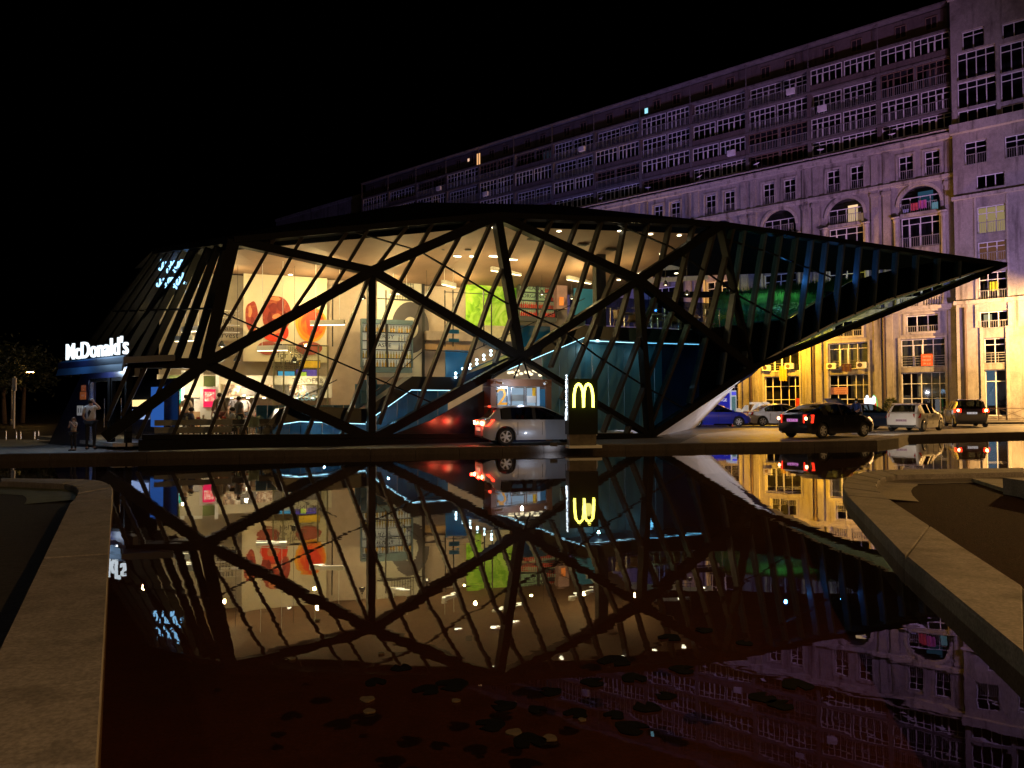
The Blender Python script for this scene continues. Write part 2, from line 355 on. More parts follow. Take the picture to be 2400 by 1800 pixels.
# paved forecourts
M_pave = mat('pale_concrete_paving', (.30, .29, .27), .6, 0, .2, 1.0, .3, 40)
pv = MB(); pv.face([(*p, GZ + .004) for p in [(-22, 22.9), (-12, 23.2), (-7.5, 24.6), (-9, 27), (-14, 31), (-30, 36), (-40, 28)]]); structure(pv.obj('pavement', M_pave))
pv = MB(); pv.face([(*p, GZ + .004) for p in [(6.0, 27.2), (9.8, 27.75), (13.6, 29), (17, 33.8), (24, 37), (40, 39.5), (40, 47), (16, 47), (9, 36)]]); structure(pv.obj('forecourt', M_pave))
pv = MB(); pv.box(14, 51.6, GZ, 60, 52, GZ + .13); structure(pv.obj('kerb', MT['kerb']))

# ================================================================== long apartment block behind
AO = V((37.6, 69, 0)); AX = V((.76, -.65, 0)).normalized(); AY = V((.65, .76, 0)).normalized()
ARZ = math.atan2(AX.y, AX.x)
def ap(u, v, y=0.0):
    d = ray(u, v); t_ = (y - (CAM - AO).dot(AY)) / d.dot(AY); p = CAM + d * t_; return (p - AO).dot(AX), p.z
M_wall = stained('stained_grey_render', (.33, .31, .30), (.06, .05, .045), 1.0, .75)
M_trim = stained('pale_trim_render', (.42, .40, .38), (.07, .06, .05), 1.0, .65)
M_up = stained('dark_upper_render', (.13, .10, .10), (.04, .03, .03), .8, .6)
M_slab = stained('slab_edge_concrete', (.15, .135, .135), (.04, .035, .035), 1, .7)
M_frame = mat('white_pvc_frame', (.78, .78, .8), .45, 0, .12, 3)
M_frame_br = mat('brown_timber_frame', (.2, .13, .1), .55, 0, .2, 3)
M_pane = glass('window_pane', (.5, .52, .55), 1.55, .02, 0)
M_room = mat('unlit_room', (.03, .028, .03), .9, 0, .5, .5)
M_rail = mat('railing_paint', (.30, .30, .31), .5, 0, .2, 4)
M_cloth = mat('pale_curtain', (.42, .45, .44), .9, 0, .25, 3, stretch=(4, 1, .2))
M_brown = mat('brown_pipe', (.07, .045, .04), .5, 0, .3, 3)
APT = thing('apartment_building', 'long stained grey apartment block with arched windows and dark glazed upper storeys', 'building', AO, ARZ)
CEN = [.35 - 6.55 * k for k in range(13)]; HALF = 3.275
XL, XR = CEN[-1] - HALF, 3.3

def wall_mesh(xa, xb, za, zb, holes, y, depth, m, name='wall'):
    "front sheet with real openings and their reveals; holes = (x0, x1, z0, z1, arch?)"
    xs = sorted({xa, xb, *[h[0] for h in holes], *[h[1] for h in holes]}); zs = sorted({za, zb, *[h[2] for h in holes], *[h[3] for h in holes]})
    mb = MB()
    for x0, x1 in zip(xs, xs[1:]):
        run = None
        for z0, z1 in zip(zs, zs[1:]):
            cx, cz = (x0 + x1) / 2, (z0 + z1) / 2
            solid = not any(h[0] < cx < h[1] and h[2] < cz < h[3] for h in holes)
            if solid:
                if run is None: run = z0
            elif run is not None: mb.face([(x0, y, run), (x1, y, run), (x1, y, z0), (x0, y, z0)]); run = None
        if run is not None: mb.face([(x0, y, run), (x1, y, run), (x1, y, zb), (x0, y, zb)])
    for h in holes:
        x0, x1, z0, z1 = h[:4]; y2 = y + depth
        mb.face([(x0, y, z0), (x1, y, z0), (x1, y2, z0), (x0, y2, z0)])
        if len(h) > 4:
            r = (x1 - x0) / 2; c = (x0 + x1) / 2; zc = z1 - r; n = 14
            arc = [(c - r * math.cos(PI * i / n), zc + r * math.sin(PI * i / n)) for i in range(n + 1)]
            for (a, b), (c2, d2) in zip(arc, arc[1:]):
                mb.face([(a, y, b), (c2, y, d2), (c2, y, z1 + 1e-4), (a, y, z1 + 1e-4)]); mb.face([(a, y, b), (c2, y, d2), (c2, y2, d2), (a, y2, b)])
            zt = zc
        else:
            mb.face([(x0, y, z1), (x1, y, z1), (x1, y2, z1), (x0, y2, z1)]); zt = z1
        for x in (x0, x1): mb.face([(x, y, z0), (x, y, zt), (x, y2, zt), (x, y2, z0)])
    return mb.obj(name, m, APT)

_wc = {}
far_panes = MB()
def window(x0, x1, z0, z1, y, cols, rows, fm=None, near=True, door=None, pm=None):
    "frame with bars; each pane its own sub-part where the photo shows it large enough"
    w, h = x1 - x0, z1 - z0; fm = fm or M_frame; key = (round(w, 2), round(h, 2), tuple(cols), tuple(rows), door, fm.name)
    cs = [0] + list(cols) + [1]; rs = [0] + list(rows) + [1]
    if key not in _wc:
        mb = MB(); b = .045
        mb.box(0, 0, 0, b * 1.5, .09, h); mb.box(w - b * 1.5, 0, 0, w, .09, h); mb.box(b * 1.5, 0, 0, w - b * 1.5, .09, b * 1.5); mb.box(b * 1.5, 0, h - b * 1.5, w - b * 1.5, .09, h)
        for c in cols: mb.box(w * c - b / 1.3, .004, b * 1.5, w * c + b / 1.3, .085, h - b * 1.5)
        for r in rows: mb.box(b * 1.5, .008, h * r - b / 1.5, w - b * 1.5, .08, h * r + b / 1.5)
        if door is not None:
            xa, xb = w * cs[door], w * cs[door + 1]; zt = h * (rows[-1] if rows else .9)
            for q in (xa + b, xb - 2.4 * b): mb.box(q, -.012, 0.02, q + b * 1.4, .06, zt)
        me = mb.mesh('window', fm); pl = []
        for c0, c1 in zip(cs, cs[1:]):
            for r0, r1 in zip(rs, rs[1:]):
                p = MB(); p.face([(w * c0 + .02, .045, h * r0 + .02), (w * c1 - .02, .045, h * r0 + .02), (w * c1 - .02, .045, h * r1 - .02), (w * c0 + .02, .045, h * r1 - .02)]); pl.append(p)
        _wc[key] = (me, [p.mesh('pane', M_pane) for p in pl], pl)
    me, pm_, pl = _wc[key]
    o = link('window', me, APT, (x0, y, z0))
    if near:
        for p in pm_: link('pane', p, o)
    else:
        for p in pl: far_panes.add([(a + x0, b + y, c + z0) for a, b, c in p.v], p.f)
    return o
def railing(x0, x1, z0, z1, y, m=None, bars=True, horiz=0):
    mb = MB(); mb.box(x0, y - .02, z1 - .05, x1, y + .02, z1)
    if horiz:
        for i in range(horiz): z = lerp(z0, z1, i / horiz); mb.box(x0, y - .015, z, x1, y + .015, z + .035)
        for i in range(4): x = lerp(x0, x1 - .03, i / 3); mb.box(x, y - .012, z0, x + .03, y + .012, z1)
    else:
        mb.box(x0, y - .018, z0, x1, y + .018, z0 + .04); n = max(3, int((x1 - x0) / .17))
        for i in range(n + 1): x = lerp(x0, x1 - .025, i / n); mb.box(x, y - .012, z0, x + .025, y + .012, z1)
    return mb.obj('railing', m or M_rail, APT)

# ---- lower storeys (masonry)
holes = []
NB = 5
for k in range(NB):
    c = CEN[k]
    holes += [(c - 1.85, c + 1.85, .3, 4.5), (c - 1.85, c + 1.85, 5.0, 7.6), (c - 1.35, c + 1.35, 8.2, 9.8), (c - 1.72, c + 1.72, 11.3, 15.2), (c - 1.72, c + 1.72, 16.1, 19.0)]
    holes += [(c - 1.72, c + 1.72, 19.35, 21.85, 1), (c - 1.75, c - .45, 22.6, 24.9), (c + .45, c + 1.75, 22.6, 24.9)]
# split the sheet by bay so that openings of one bay do not cut the next
for k, c in enumerate(CEN):
    xa, xb = c - HALF, (XR if k == 0 else c + HALF)
    wall_mesh(xa, xb, 0, 26, [h for h in holes if xa < (h[0] + h[1]) / 2 < xb], 0, .38, M_wall)
mb = MB(); mb.face([(XL, 1.3, 0), (XR + 8, 1.3, 0), (XR + 8, 1.3, 38), (XL, 1.3, 38)]); mb.obj('room_back', M_room, APT)
mb = MB(); mb.box(XL, 1.4, 0, XR + 9, 14, 38.1); mb.obj('core', M_up, APT)
for z0, z1, d in ((10.25, 10.6, .42), (22.15, 22.42, .3), (4.62, 4.74, .05)):
    if z0 == 4.62: continue
    mb = MB(); mb.box(XL, -d, z0, XR, 0.0, z1); mb.box(XL, -d * .6, z0 - .16, XR, 0.0, z0 - .002); mb.obj('ledge', M_trim, APT)
tile_m = MB(); tile_m.prism([(0, 0, 0), (0, -.95, -.42), (0, -1.0, -.30), (0, 0, .12)], (.27, 0, 0)); tile_me = tile_m.mesh('cornice_tile', M_trim); rest = MB()
mb = MB(); mb.box(XL, -.55, 25.55, XR, 0, 25.85); mb.box(XL, -.75, 25.86, XR, 0, 26.02); mb.obj('cornice', M_trim, APT)
x = XR - .3; i = 0
while x > XL:
    if i < 150: link('cornice_tile', tile_me, APT, (x, 0, 26.55 + random.uniform(-.02, .02)))
    else: rest.add([(a + x, b, c + 26.55) for a, b, c in tile_m.v], tile_m.f)
    x -= .3; i += 1
tag(rest.obj('cornice_tile', M_trim, APT), None, kind='stuff')
for k, c in enumerate(CEN):
    near = k < 2
    for sx in (-1, 1):   # pilasters at the bay edges
        x = c + sx * 2.75
        if k == 0 and sx > 0: x -= .3
        mb = MB(); mb.box(x - .3, -.16, .1, x + .3, 0, 10.0); mb.obj('pilaster', M_wall, APT)
        mb = MB(); mb.box(x - .34, -.2, 10.62, x + .34, 0, 22.0); mb.box(x - .42, -.26, 21.4, x + .42, -.2, 21.75); mb.obj('pilaster', M_wall, APT)
        mb = MB(); mb.box(x - .3, -.14, 22.5, x + .3, 0, 25.5); mb.obj('pilaster', M_wall, APT)
    mb = MB(); mb.tube((c - 3.22, -.14, .1), (c - 3.22, -.14, 10.0), .1); mb.box(c - 3.4, -.3, 9.75, c - 3.04, -.02, 10.05); mb.obj('drain_pipe', M_brown, APT)
    if k < NB:
        # surrounds
        for (x0, x1, z0, z1) in [(c - 1.85, c + 1.85, .3, 7.6), (c - 1.35, c + 1.35, 8.2, 9.8), (c - 1.75, c - .45, 22.6, 24.9), (c + .45, c + 1.75, 22.6, 24.9)]:
            b = .17; mb = MB(); mb.box(x0 - b, -.1, z0, x0, 0, z1 + b); mb.box(x1, -.1, z0, x1 + b, 0, z1 + b); mb.box(x0, -.1, z1, x1, 0, z1 + b)
            if z0 > 5: mb.box(x0 - b, -.12, z0 - b, x1 + b, 0, z0)
            mb.obj('surround', M_trim, APT)
        mb = MB(); n = 20; r0, r1, zc = 1.72, 1.98, 21.85 - 1.72
        for i in range(n):
            t0, t1 = PI * i / n, PI * (i + 1) / n
            pp = [(c - r * math.cos(t_), -.14, zc + r * math.sin(t_)) for r, t_ in ((r0, t0), (r0, t1), (r1, t1), (r1, t0))]; mb.prism(pp, (0, .14, 0))
        mb.obj('arch_surround', M_trim, APT)
        for sx in (-1, 1):
            mb = MB(); x = c + sx * 1.95
            mb.lathe([(.26, 10.62), (.26, 10.9), (.21, 11.0), (.2, 18.5), (.19, 18.6), (.28, 18.8), (.28, 19.0)], 14, (x, -.26, 0)); mb.box(x - .36, -.58, 19.0, x + .36, 0, 19.14); mb.obj('column', M_trim, APT, True)
        mb = MB(); mb.box(c - 1.58, -.3, 19.02, c + 1.58, .3, 19.33); mb.obj('transom_ledge', M_trim, APT)
        mb = MB(); mb.box(c - 1.72, -.05, 15.22, c + 1.72, .3, 16.08); mb.obj('spandrel', M_wall, APT)
        # windows
        window(c - 1.83, c + 1.83, .32, 4.48, .3, (.22, .45, .68, .86), (.42, .75), near=near)
        window(c - 1.83, c + 1.83, 5.02, 7.58, .3, (.27, .5, .73), (.78,), near=near, door=1)
        window(c - 1.33, c + 1.33, 8.22, 9.78, .3, (.33, .67), (), near=near)
        window(c - 1.7, c + 1.7, 11.32, 15.18, .32, (.25, .5, .75), (.8,), near=near, door=1)
        window(c - 1.6, c + 1.6, 16.12, 18.98, .32, (.2, .5, .8), (.78,), near=near, door=1)
        window(c - 1.68, c + 1.68, 19.36, 20.9, .33, (.25, .5, .75), (), near=near)
        for sx in (-1.1, 1.1): window(c + sx - .62, c + sx + .62, 22.62, 24.88, .3, (.5,), (.72,), near=near)
        railing(c - 1.6, c + 1.6, 16.15, 17.1, -.08); railing(c - 1.45, c + 1.45, 19.4, 20.25, -.02)
        for sx in (-1.1, 1.1): railing(c + sx - .64, c + sx + .64, 22.62, 23.45, -.05)
        railing(c - 1.33, c + 1.33, 8.22, 8.8, -.04)
        if k in (0, 3): railing(c - 1.83, c + 1.83, 5.02, 6.0, -.03, horiz=4)
        # balustrade on the ledge
        mb = MB(); mb.box(c - 2.0, -.38, 11.38, c + 2.0, -.14, 11.52); mb.box(c - .2, -.36, 10.61, c + .2, -.16, 11.38); mb.obj('balustrade_rail', M_trim, APT)
        bm_ = MB().lathe([(.05, 0), (.06, .06), (.035, .14), (.085, .32), (.05, .6), (.035, .66), (.06, .72), (.06, .765)], 8).mesh('baluster', M_trim, True) if k == 0 else bm_
        for i in range(8):
            for sx in (-1, 1): link('baluster', bm_, APT, (c + sx * (.36 + i * .21), -.26, 10.612))
# ---- upper glazed storeys
FL = [(26.62, 28.1), (28.3, 30.45), (30.65, 33.05), (33.25, 35.5)]
for fi, (z0, z1) in enumerate(FL):
    mb = MB(); mb.box(XL, -.28, z1, XR, 1.2, z1 + .18); mb.obj('slab', M_slab, APT)
    for k, c in enumerate(CEN):
        x0, x1 = c - HALF, min(c + HALF, XR)
        mb = MB(); mb.box(x0 - .17, -.22, z0 + .01, x0 + .17, 1.1, z1 - .005); mb.obj('partition', M_slab if (k + fi) % 3 else M_up, APT)
        rng = random.Random(k * 7 + fi); dep = rng.choice((-.12, -.12, .12, .45)) if fi else .1; fm = M_frame_br if rng.random() < .16 else M_frame
        near = k < 1
        mid = c + rng.uniform(-.4, .4)
        for a, b, dr in ((x0 + .2, mid - .1, rng.choice((1, 2, 3))), (mid + .1, x1 - .2, rng.choice((1, 2)))):
            n = 5 if b - a > 2.7 else 4
            cols = tuple(round(i / n, 3) for i in range(1, n))
            zb = z0 + (.02 if fi else .1)
            window(a, b, zb, z1 - .05, dep, cols, (.74,), fm, near, dr if dr < n else 1)
        mb = MB(); mb.box(mid - .098, dep + .01, z0 + .01, mid + .098, dep + .2, z1 - .01); mb.obj('pier', M_slab, APT)
        if fi:
            if dep > .3 or rng.random() < .35: railing(x0 + .2, x1 - .2, z0 + .05, z0 + .95, -.2)
            else: mb = MB(); mb.box(x0 + .2, -.2, z0 + .002, x1 - .2, -.15, z0 + .62); mb.obj('parapet', M_up, APT)
        if fi == 0 and k % 1 == 0:   # satellite dish on the cornice
            d = MB(); cx = c - 2.1; pr_ = [(.02, 0), (.2, .03), (.34, .1), (.36, .12), (.34, .12), (.2, .05), (.02, .02)]
            d.lathe(pr_, 14, (0, 0, 0)); d.tube((0, 0, .02), (0, 0, -.35), .025); d.tube((0, .0, 0.05), (0.05, .1, .4), .012)
            o = d.obj('satellite_dish', M_frame, APT, True); o.location = (cx, -.5, 26.95); o.rotation_euler = (math.radians(rng.uniform(10, 40)), math.radians(rng.uniform(-25, 25)), 0)
mb = MB(); mb.box(XL, .5, 35.69, XR, 1.2, 38.0); mb.obj('attic_wall', M_up, APT)
for k, c in enumerate(CEN):
    rng = random.Random(k + 99)
    mb = MB(); mb.box(c - HALF - .035, -.3, 35.69, c - HALF + .035, -.23, 38.08); mb.obj('attic_post', M_slab, APT)
    for x in (c - 1.4, c + 1.2): window(x - .5, x + .5, 36.3, 37.5, .42, (.5,), (), M_frame_br, False)
mb = MB(); mb.box(XL - .2, -.4, 38.1, XR, 14, 38.22); mb.obj('roof', M_slab, APT)
# ---- projecting block at the near (right) end
RB0, RB1, RBY = 3.32, 16.0, -1.1
def rb(u, v): return ap(u, v, RBY)
rects = [(2287, 2340, 407, 440), (2290, 2343, 481, 546), (2290, 2343, 565, 613), (2290, 2343, 637, 707), (2301, 2345, 729, 769), (2308, 2342, 792, 852), (2309, 2345, 866, 975),
         (2269, 2305, 65, 110), (2354, 2391, 49, 85), (2253, 2330, 112, 178), (2338, 2420, 95, 163), (2253, 2330, 182, 245), (2338, 2420, 165, 232), (2253, 2330, 250, 285), (2338, 2420, 240, 275), (2248, 2310, 330, 386), (2330, 2387, 318, 372)]
RH = []
for u0, u1, v0, v1 in rects:
    um = (u0 + u1) / 2; x0, x1 = rb(u0, v0)[0], rb(u1, v0)[0]; z1 = rb(um, v0)[1]; z0 = max(.3, rb(um, v1)[1]); RH.append((x0, x1, z0, z1))
# regularise the main column of openings
for i in range(7): RH[i] = (5.05 if i < 5 else 5.35, 7.15 if i < 5 else 6.95, RH[i][2], RH[i][3])
def colfix(idx, x0, x1):
    for i in idx: RH[i] = (x0, x1, RH[i][2], RH[i][3])
colfix((9, 11, 13), 3.75, 6.7); colfix((10, 12, 14), 7.0, 10.2); colfix((7, 15), 4.2, 5.9); colfix((8, 16), 7.2, 8.9)
RH = [(a, b, max(c, .3), d) for a, b, c, d in RH]
wall_mesh(RB0, RB1, 0, 25.2, [h for h in RH if h[3] < 25.2], RBY, .4, M_wall)
wall_mesh(RB0, RB1, 25.2, 37.6, [h for h in RH if h[3] >= 25.2], RBY, .4, M_wall)
mb = MB(); mb.box(RB0, RBY + .002, 0, RB0 + .3, 1.2, 37.6); mb.obj('return_wall', M_wall, APT)
mb = MB(); mb.face([(RB0 + .31, RBY + 1.5, 0), (RB1, RBY + 1.5, 0), (RB1, RBY + 1.5, 37.6), (RB0 + .31, RBY + 1.5, 37.6)]); mb.obj('room_back', M_room, APT)
for z0, z1, d in ((10.3, 10.62, .3), (19.6, 19.9, .28), (25.5, 26.3, .55), (37.6, 37.85, .4)):
    mb = MB(); mb.box(RB0 - .15, RBY - d, z0, RB1, RBY, z1); mb.obj('ledge', M_trim, APT)
for i, h in enumerate(RH):
    w = h[1] - h[0]; cols = (.33, .67) if w > 1.9 else (.5,)
    if w > 2.8: cols = (.25, .5, .75)
    window(h[0] + .02, h[1] - .02, h[2] + .02, h[3] - .02, RBY + .28, cols, (.75,) if h[3] - h[2] > 1.7 else (), near=True)
    if i in (1, 2, 3, 4) or i >= 15: railing(h[0], h[1], h[2] + .02, h[2] + min(1.0, .45 * (h[3] - h[2])), RBY - .03)
    if i in (5,): railing(h[0], h[1], h[2] + .02, h[2] + .95, RBY - .03, horiz=4)
mb = MB()
for x in (4.85, 7.2): mb.box(x, RBY - .12, 10.65, x + .16, RBY, 19.55)
mb.obj('surround', M_trim, APT)
mb = MB()
for x in (5.1, 6.98): mb.box(x, RBY - .12, .2, x + .22, RBY, 8.2)
for x in (4.78, 7.2): mb.box(x, RBY - .12, 8.2, x + .22, RBY, 10.2)
mb.obj('surround', M_trim, APT)
mb = MB(); mb.tube((4.0, RBY - .12, .1), (4.0, RBY - .12, 10.0), .11); mb.obj('drain_pipe', M_brown, APT)
tag(far_panes.obj('pane', M_pane, APT), None, kind='stuff')
rngx = random.Random(77)
for k in range(13):
    for fi, (z0, z1) in enumerate(FL):
        if fi == 0: continue
        for sd in (-1.5, 1.5):
            r_ = rngx.random(); x = CEN[k] + sd + rngx.uniform(-.5, .5)
            if r_ < .3:
                mb = MB(); w = rngx.uniform(.4, 1.2); mb.box(x - w, .75, z0 + .1, x + w, .8, z1 - .1); mb.obj('curtain', mat('curtain_%d' % (k * 9 + fi), rngx.choice(((.25, .2, .2), (.12, .1, .16), (.3, .28, .25), (.18, .07, .06))), .9, 0, .3, 3, stretch=(5, 1, .2)), APT)
            elif r_ < .42: mb = MB(); mb.box(x - .42, -.56, z0 + .25, x + .42, -.24, z0 + .83); mb.lathe([(.2, -.58), (.2, -.57)], 12, (x - .1, 0, z0 + .54), 'y'); mb.obj('air_conditioner', M_frame, APT)
            elif r_ < .47: mb = MB(); w = rngx.uniform(.3, .8); mb.box(x - w, 1.0, z0 + .1, x + w, 1.05, z1 - .1); mb.obj('lit_room', glow('dim_room_%d' % k, rngx.choice(((1, .6, .3), (.5, .6, 1), (.9, .5, .7))), rngx.uniform(.02, .08)), APT)
# ---- what is seen inside and on the windows
def lit(x0, x1, z0, z1, y, col, st, nm='lit_room'):
    mb = MB(); mb.box(x0, y, z0, x1, y + .05, z1); return mb.obj(nm, glow('lit_' + nm, col, st), APT)
lit(5.06, 7.14, RH[1][2], RH[1][3], RBY + .9, (1, .72, .33), .55)
lit(5.06, 7.14, RH[2][2], RH[2][3], RBY + .9, (1, .42, .22), .22)
lit(5.3, 5.9, RH[4][3] - .75, RH[4][3] - .2, RBY + .7, (1, .85, .45), .8)
lit(5.4, 6.2, RH[6][2] + .9, RH[6][3], RBY + .6, (.3, .55, .75), .35)
lit(CEN[1] + .1, CEN[1] + 1.0, 19.4, 21.2, .6, (1, .66, .36), 1.1)
lit(CEN[1] + 1.0, CEN[1] + 1.5, 19.4, 20.3, .6, (1, .55, .3), .35)
lit(CEN[0] + .9, CEN[0] + 1.4, 19.45, 20.2, .6, (.35, .75, .9), .5)
lit(CEN[0] - .25, CEN[0] + 1.0, 20.3, 21.4, .7, (.12, .35, .6), .14)
lit(CEN[4] - 3.0, CEN[4] - 2.6, 36.3, 36.9, .45, (.35, .8, 1), 1.2)
lit(CEN[9] + 2.3, CEN[9] + 2.9, 35.8, 37.6, .45, (1, .5, .2), 1.0)
lit(CEN[9] + .5, CEN[9] + .8, 36.9, 37.3, .45, (1, .6, .4), 1.5)
def cloth(name, x0, x1, z0, z1, y, col, label=None):
    mb = MB(); n = 6; vs = []
    for i in range(n + 1):
        x = lerp(x0, x1, i / n); yy = y + .05 * math.sin(i * 2.3)
        vs += [(x, yy, z0 + .04 * math.sin(i * 1.7)), (x, yy, z1)]
    mb.add(vs, [(2 * i, 2 * i + 2, 2 * i + 3, 2 * i + 1) for i in range(n)]); o = mb.obj(name, mat(name + '_fabric', col, .9, 0, .2, 5), APT)
    if label: o['label'] = label
    return o
cloth('towel', CEN[0] - .7, CEN[0] - .12, 19.55, 20.25, -.1, (.55, .08, .1), 'red towel on a line')
cloth('towel', CEN[0] - .05, CEN[0] + .6, 19.65, 20.4, -.1, (.42, .1, .3), 'pink towel on a line')
cloth('towel', CEN[0] - 1.35, CEN[0] - .9, 19.4, 19.8, -.1, (.3, .35, .5))
cloth('towel', 5.9, 6.5, RH[3][2] + .9, RH[3][2] + 1.7, RBY - .02, (.4, .42, .02), 'yellow green cloth on a balcony')
cloth('curtain', CEN[1] - 1.7, CEN[1] + 1.7, 5.1, 7.5, .5, (.38, .42, .38))
cloth('curtain', CEN[0] - 1.7, CEN[0] + 1.7, 5.1, 7.5, .5, (.16, .18, .18))
cloth('curtain', CEN[0] - .6, CEN[0] + 1.75, 2.2, 4.4, .55, (.45, .5, .52))
cloth('curtain', CEN[1] + .1, CEN[1] + 1.75, 2.2, 4.4, .55, (.4, .4, .38))
M_red = mat('orange_red_banner', (.62, .1, .03), .7, 0, .15, 4)
b_ = MB(); b_.box(CEN[0] - .1, -.12, 5.05, CEN[0] + .85, -.09, 6.15); bo = b_.obj('banner', M_red, APT); bo['label'] = 'orange banner with lines of writing'
M_ink = mat('pale_ink', (.75, .55, .45), .7, 0, .05, 3)
for i, s_ in enumerate(('ᲘᲧᲘᲓᲔᲑᲐ', 'FOR RENT', '599 10 20')):
    text('writing', s_, .24, M_ink, bo, (CEN[0] + .375, -.125, 5.9 - i * .33), (PI / 2, 0, 0), .002, sx=.62)
b_ = MB(); b_.box(CEN[1] - 1.75, .24, 2.55, CEN[1] - .1, .27, 3.25); bo2 = b_.obj('banner', mat('pink_banner', (.5, .25, .25), .7, 0, .1, 3), APT)
for i in range(3): text('writing', 'ᲡᲐᲙᲝᲜᲓᲘᲢᲠᲝ'[:8 + i % 2], .2, mat('maroon_ink', (.2, .03, .04)), bo2, (CEN[1] - .92, .235, 3.1 - i * .22), (PI / 2, 0, 0), .002, sx=1)
b_ = MB(); b_.box(CEN[2] + 1.35, .2, .4, CEN[2] + 1.8, .26, 2.2); b_.obj('red_door_poster', mat('red_poster', (.5, .03, .03), .6), APT)
# air conditioners
def ac(x, z, y=-.02):
    mb = MB(); mb.box(x - .42, y - .32, z, x + .42, y, z + .58); o = mb.obj('air_conditioner', M_frame, APT)
    f = MB(); f.lathe([(.2, y - .325), (.22, y - .335), (.22, y - .32)], 14, (x - .1, 0, z + .29), 'y'); f.obj('fan_grille', M_brown, o)
for x, z in ((CEN[1] - 1.5, 5.05), (CEN[1] + 1.3, 5.05), (CEN[2] - 1.5, 5.1), (CEN[2] + .9, 5.2)): ac(x, z)
cloth('laundry', CEN[2] - .1, CEN[2] + .65, 4.0, 5.5, -.3, (.5, .3, .03)); cloth('laundry', CEN[1] - .5, CEN[1] + .4, 4.75, 5.5, -.3, (.08, .03, .03))
for k in (1, 2):
    mb = MB(); c = CEN[k]
    for z in (5.3, 5.55, 5.8): mb.tube((c - 1.2, -.3, z), (c + 1.2, -.3, z), .015)
    for x in (c - 1.2, c + 1.2): mb.tube((x, .0, 5.3), (x, -.32, 5.3), .02); mb.tube((x, -.3, 5.3), (x, -.3, 5.85), .02)
    mb.obj('drying_rack', M_rail, APT)
# lower neighbour at the far left end
NBX = thing('apartment_building', 'lower pale block beyond the far left end of the long facade', 'building', AO, ARZ)
nx0, nx1 = ap(700, 440, 3)[0] - 6, XL - .3
mb = MB(); mb.box(nx0, 2, 0, nx1, 14, 37.0); mb.obj('wall', M_wall, NBX)
mb = MB(); mb.box(nx0 - .1, 1.8, 37.0, nx1, 14, 37.5); mb.obj('parapet', M_trim, NBX)
x = nx1 - 2.5
while x > nx0 + 2:
    for z in (29.5, 33.2):
        mb = MB(); mb.box(x - .6, 1.94, z, x + .6, 2.03, z + 1.5); o = mb.obj('window', M_room, NBX); f = MB(); f.box(x - .04, 1.9, z, x + .04, 1.935, z + 1.5); f.obj('frame', M_frame, o)
    x -= 3.4
# fence and low wall at the foot
fw = thing('railing_fence', 'low iron railing along the foot of the building at the right', 'fence', AO, ARZ)
for i in range(5):
    mb = MB(); x = 2.6 + i * 2.0; mb.box(x, -3.4, .3, x + 1.92, -3.36, .34); mb.box(x, -3.4, 1.15, x + 1.92, -3.36, 1.2); mb.box(x, -3.42, .16, x + .06, -3.34, 1.25)
    mb.beam((x, -3.38, .32), (x + 1.9, -3.38, 1.17), .03, .03); mb.beam((x, -3.38, 1.17), (x + 1.9, -3.38, .32), .03, .03); mb.obj('fence_panel', M_brown, fw)

# ================================================================== the glass restaurant
RST = thing('glass_restaurant', 'angular glass restaurant with black diagonal steel frame and long pointed cantilever', 'restaurant', RO, TH)
nd = dict(F=(548, 564), A=(1166, 506), I=(1690, 527), B=(873, 635), D=(1497, 656), E=(483, 852), C=(1221, 838), J=(1762, 862), K=(245, 1026), G=(873, 1030), H=(1524, 1020), T=(2353, 621), N=(300, 850))
ND = {k: at_w(*p) for k, p in nd.items()}
def fp(u, v, w=0.0): return at_w(u, v, w)
tris = ['FBA', 'ADI', 'ABC', 'ACD', 'FEB', 'EBG', 'BCG', 'CDH', 'DIJ', 'DJH', 'EKG', 'NEK', 'IJT']
# --- main members
def member(a, b, w=.34, d=.42, d0=-.1, nm='beam', m=None):
    p = ND[a] if isinstance(a, str) else fp(*a); q = ND[b] if isinstance(b, str) else fp(*b)
    mb = MB(); mb.beam(p, q, w, d, (0, 1, 0), d0); return mb.obj(nm, m or MT['frame'], RST)
j = 0
for a, b, w in [('E', 'B', .36), ('B', 'A', .36), ('A', 'C', .32), ('B', 'C', .34), ('C', 'D', .34), ('D', 'I', .38), ('A', 'D', .34), ('D', 'J', .36), ('D', 'H', .26), ('E', 'G', .36), ('E', 'K', .36),
                ('F', 'B', .3), ('C', 'G', .34), ('C', 'H', .22), ('I', 'J', .14), ('F', 'E', .4), ('N', 'E', .34), ('J', 'H', .3), ('J', 'T', .26)]:
    member(a, b, w, .42 + .004 * (j % 7), -.1 - .005 * (j % 9)); j += 1
member('B', 'G', .27, .36, .04, 'column')
mb = MB(); p = ND['D']; q = fp(1530, 1020); mb.beam(p + V((.14, 0, 0)), q + V((.1, 0, 0)), .1, .3, (0, 1, 0), .02); mb.obj('beam', MT['frame'], RST)
for a, b in (('F', 'A'), ('A', 'I'), ('I', 'T')):     # roof edge
    mb = MB(); mb.beam(ND[a], ND[b], .22, .5, (0, 1, 0), -.2); mb.obj('roof_edge', MT['frame'], RST)
mb = MB(); mb.beam(ND['K'] + V((1.1, 0, 0)), ND['H'] + V((.3, 0, 0)), .16, .4, (0, 1, 0), -.08); mb.obj('sill', MT['frame'], RST)
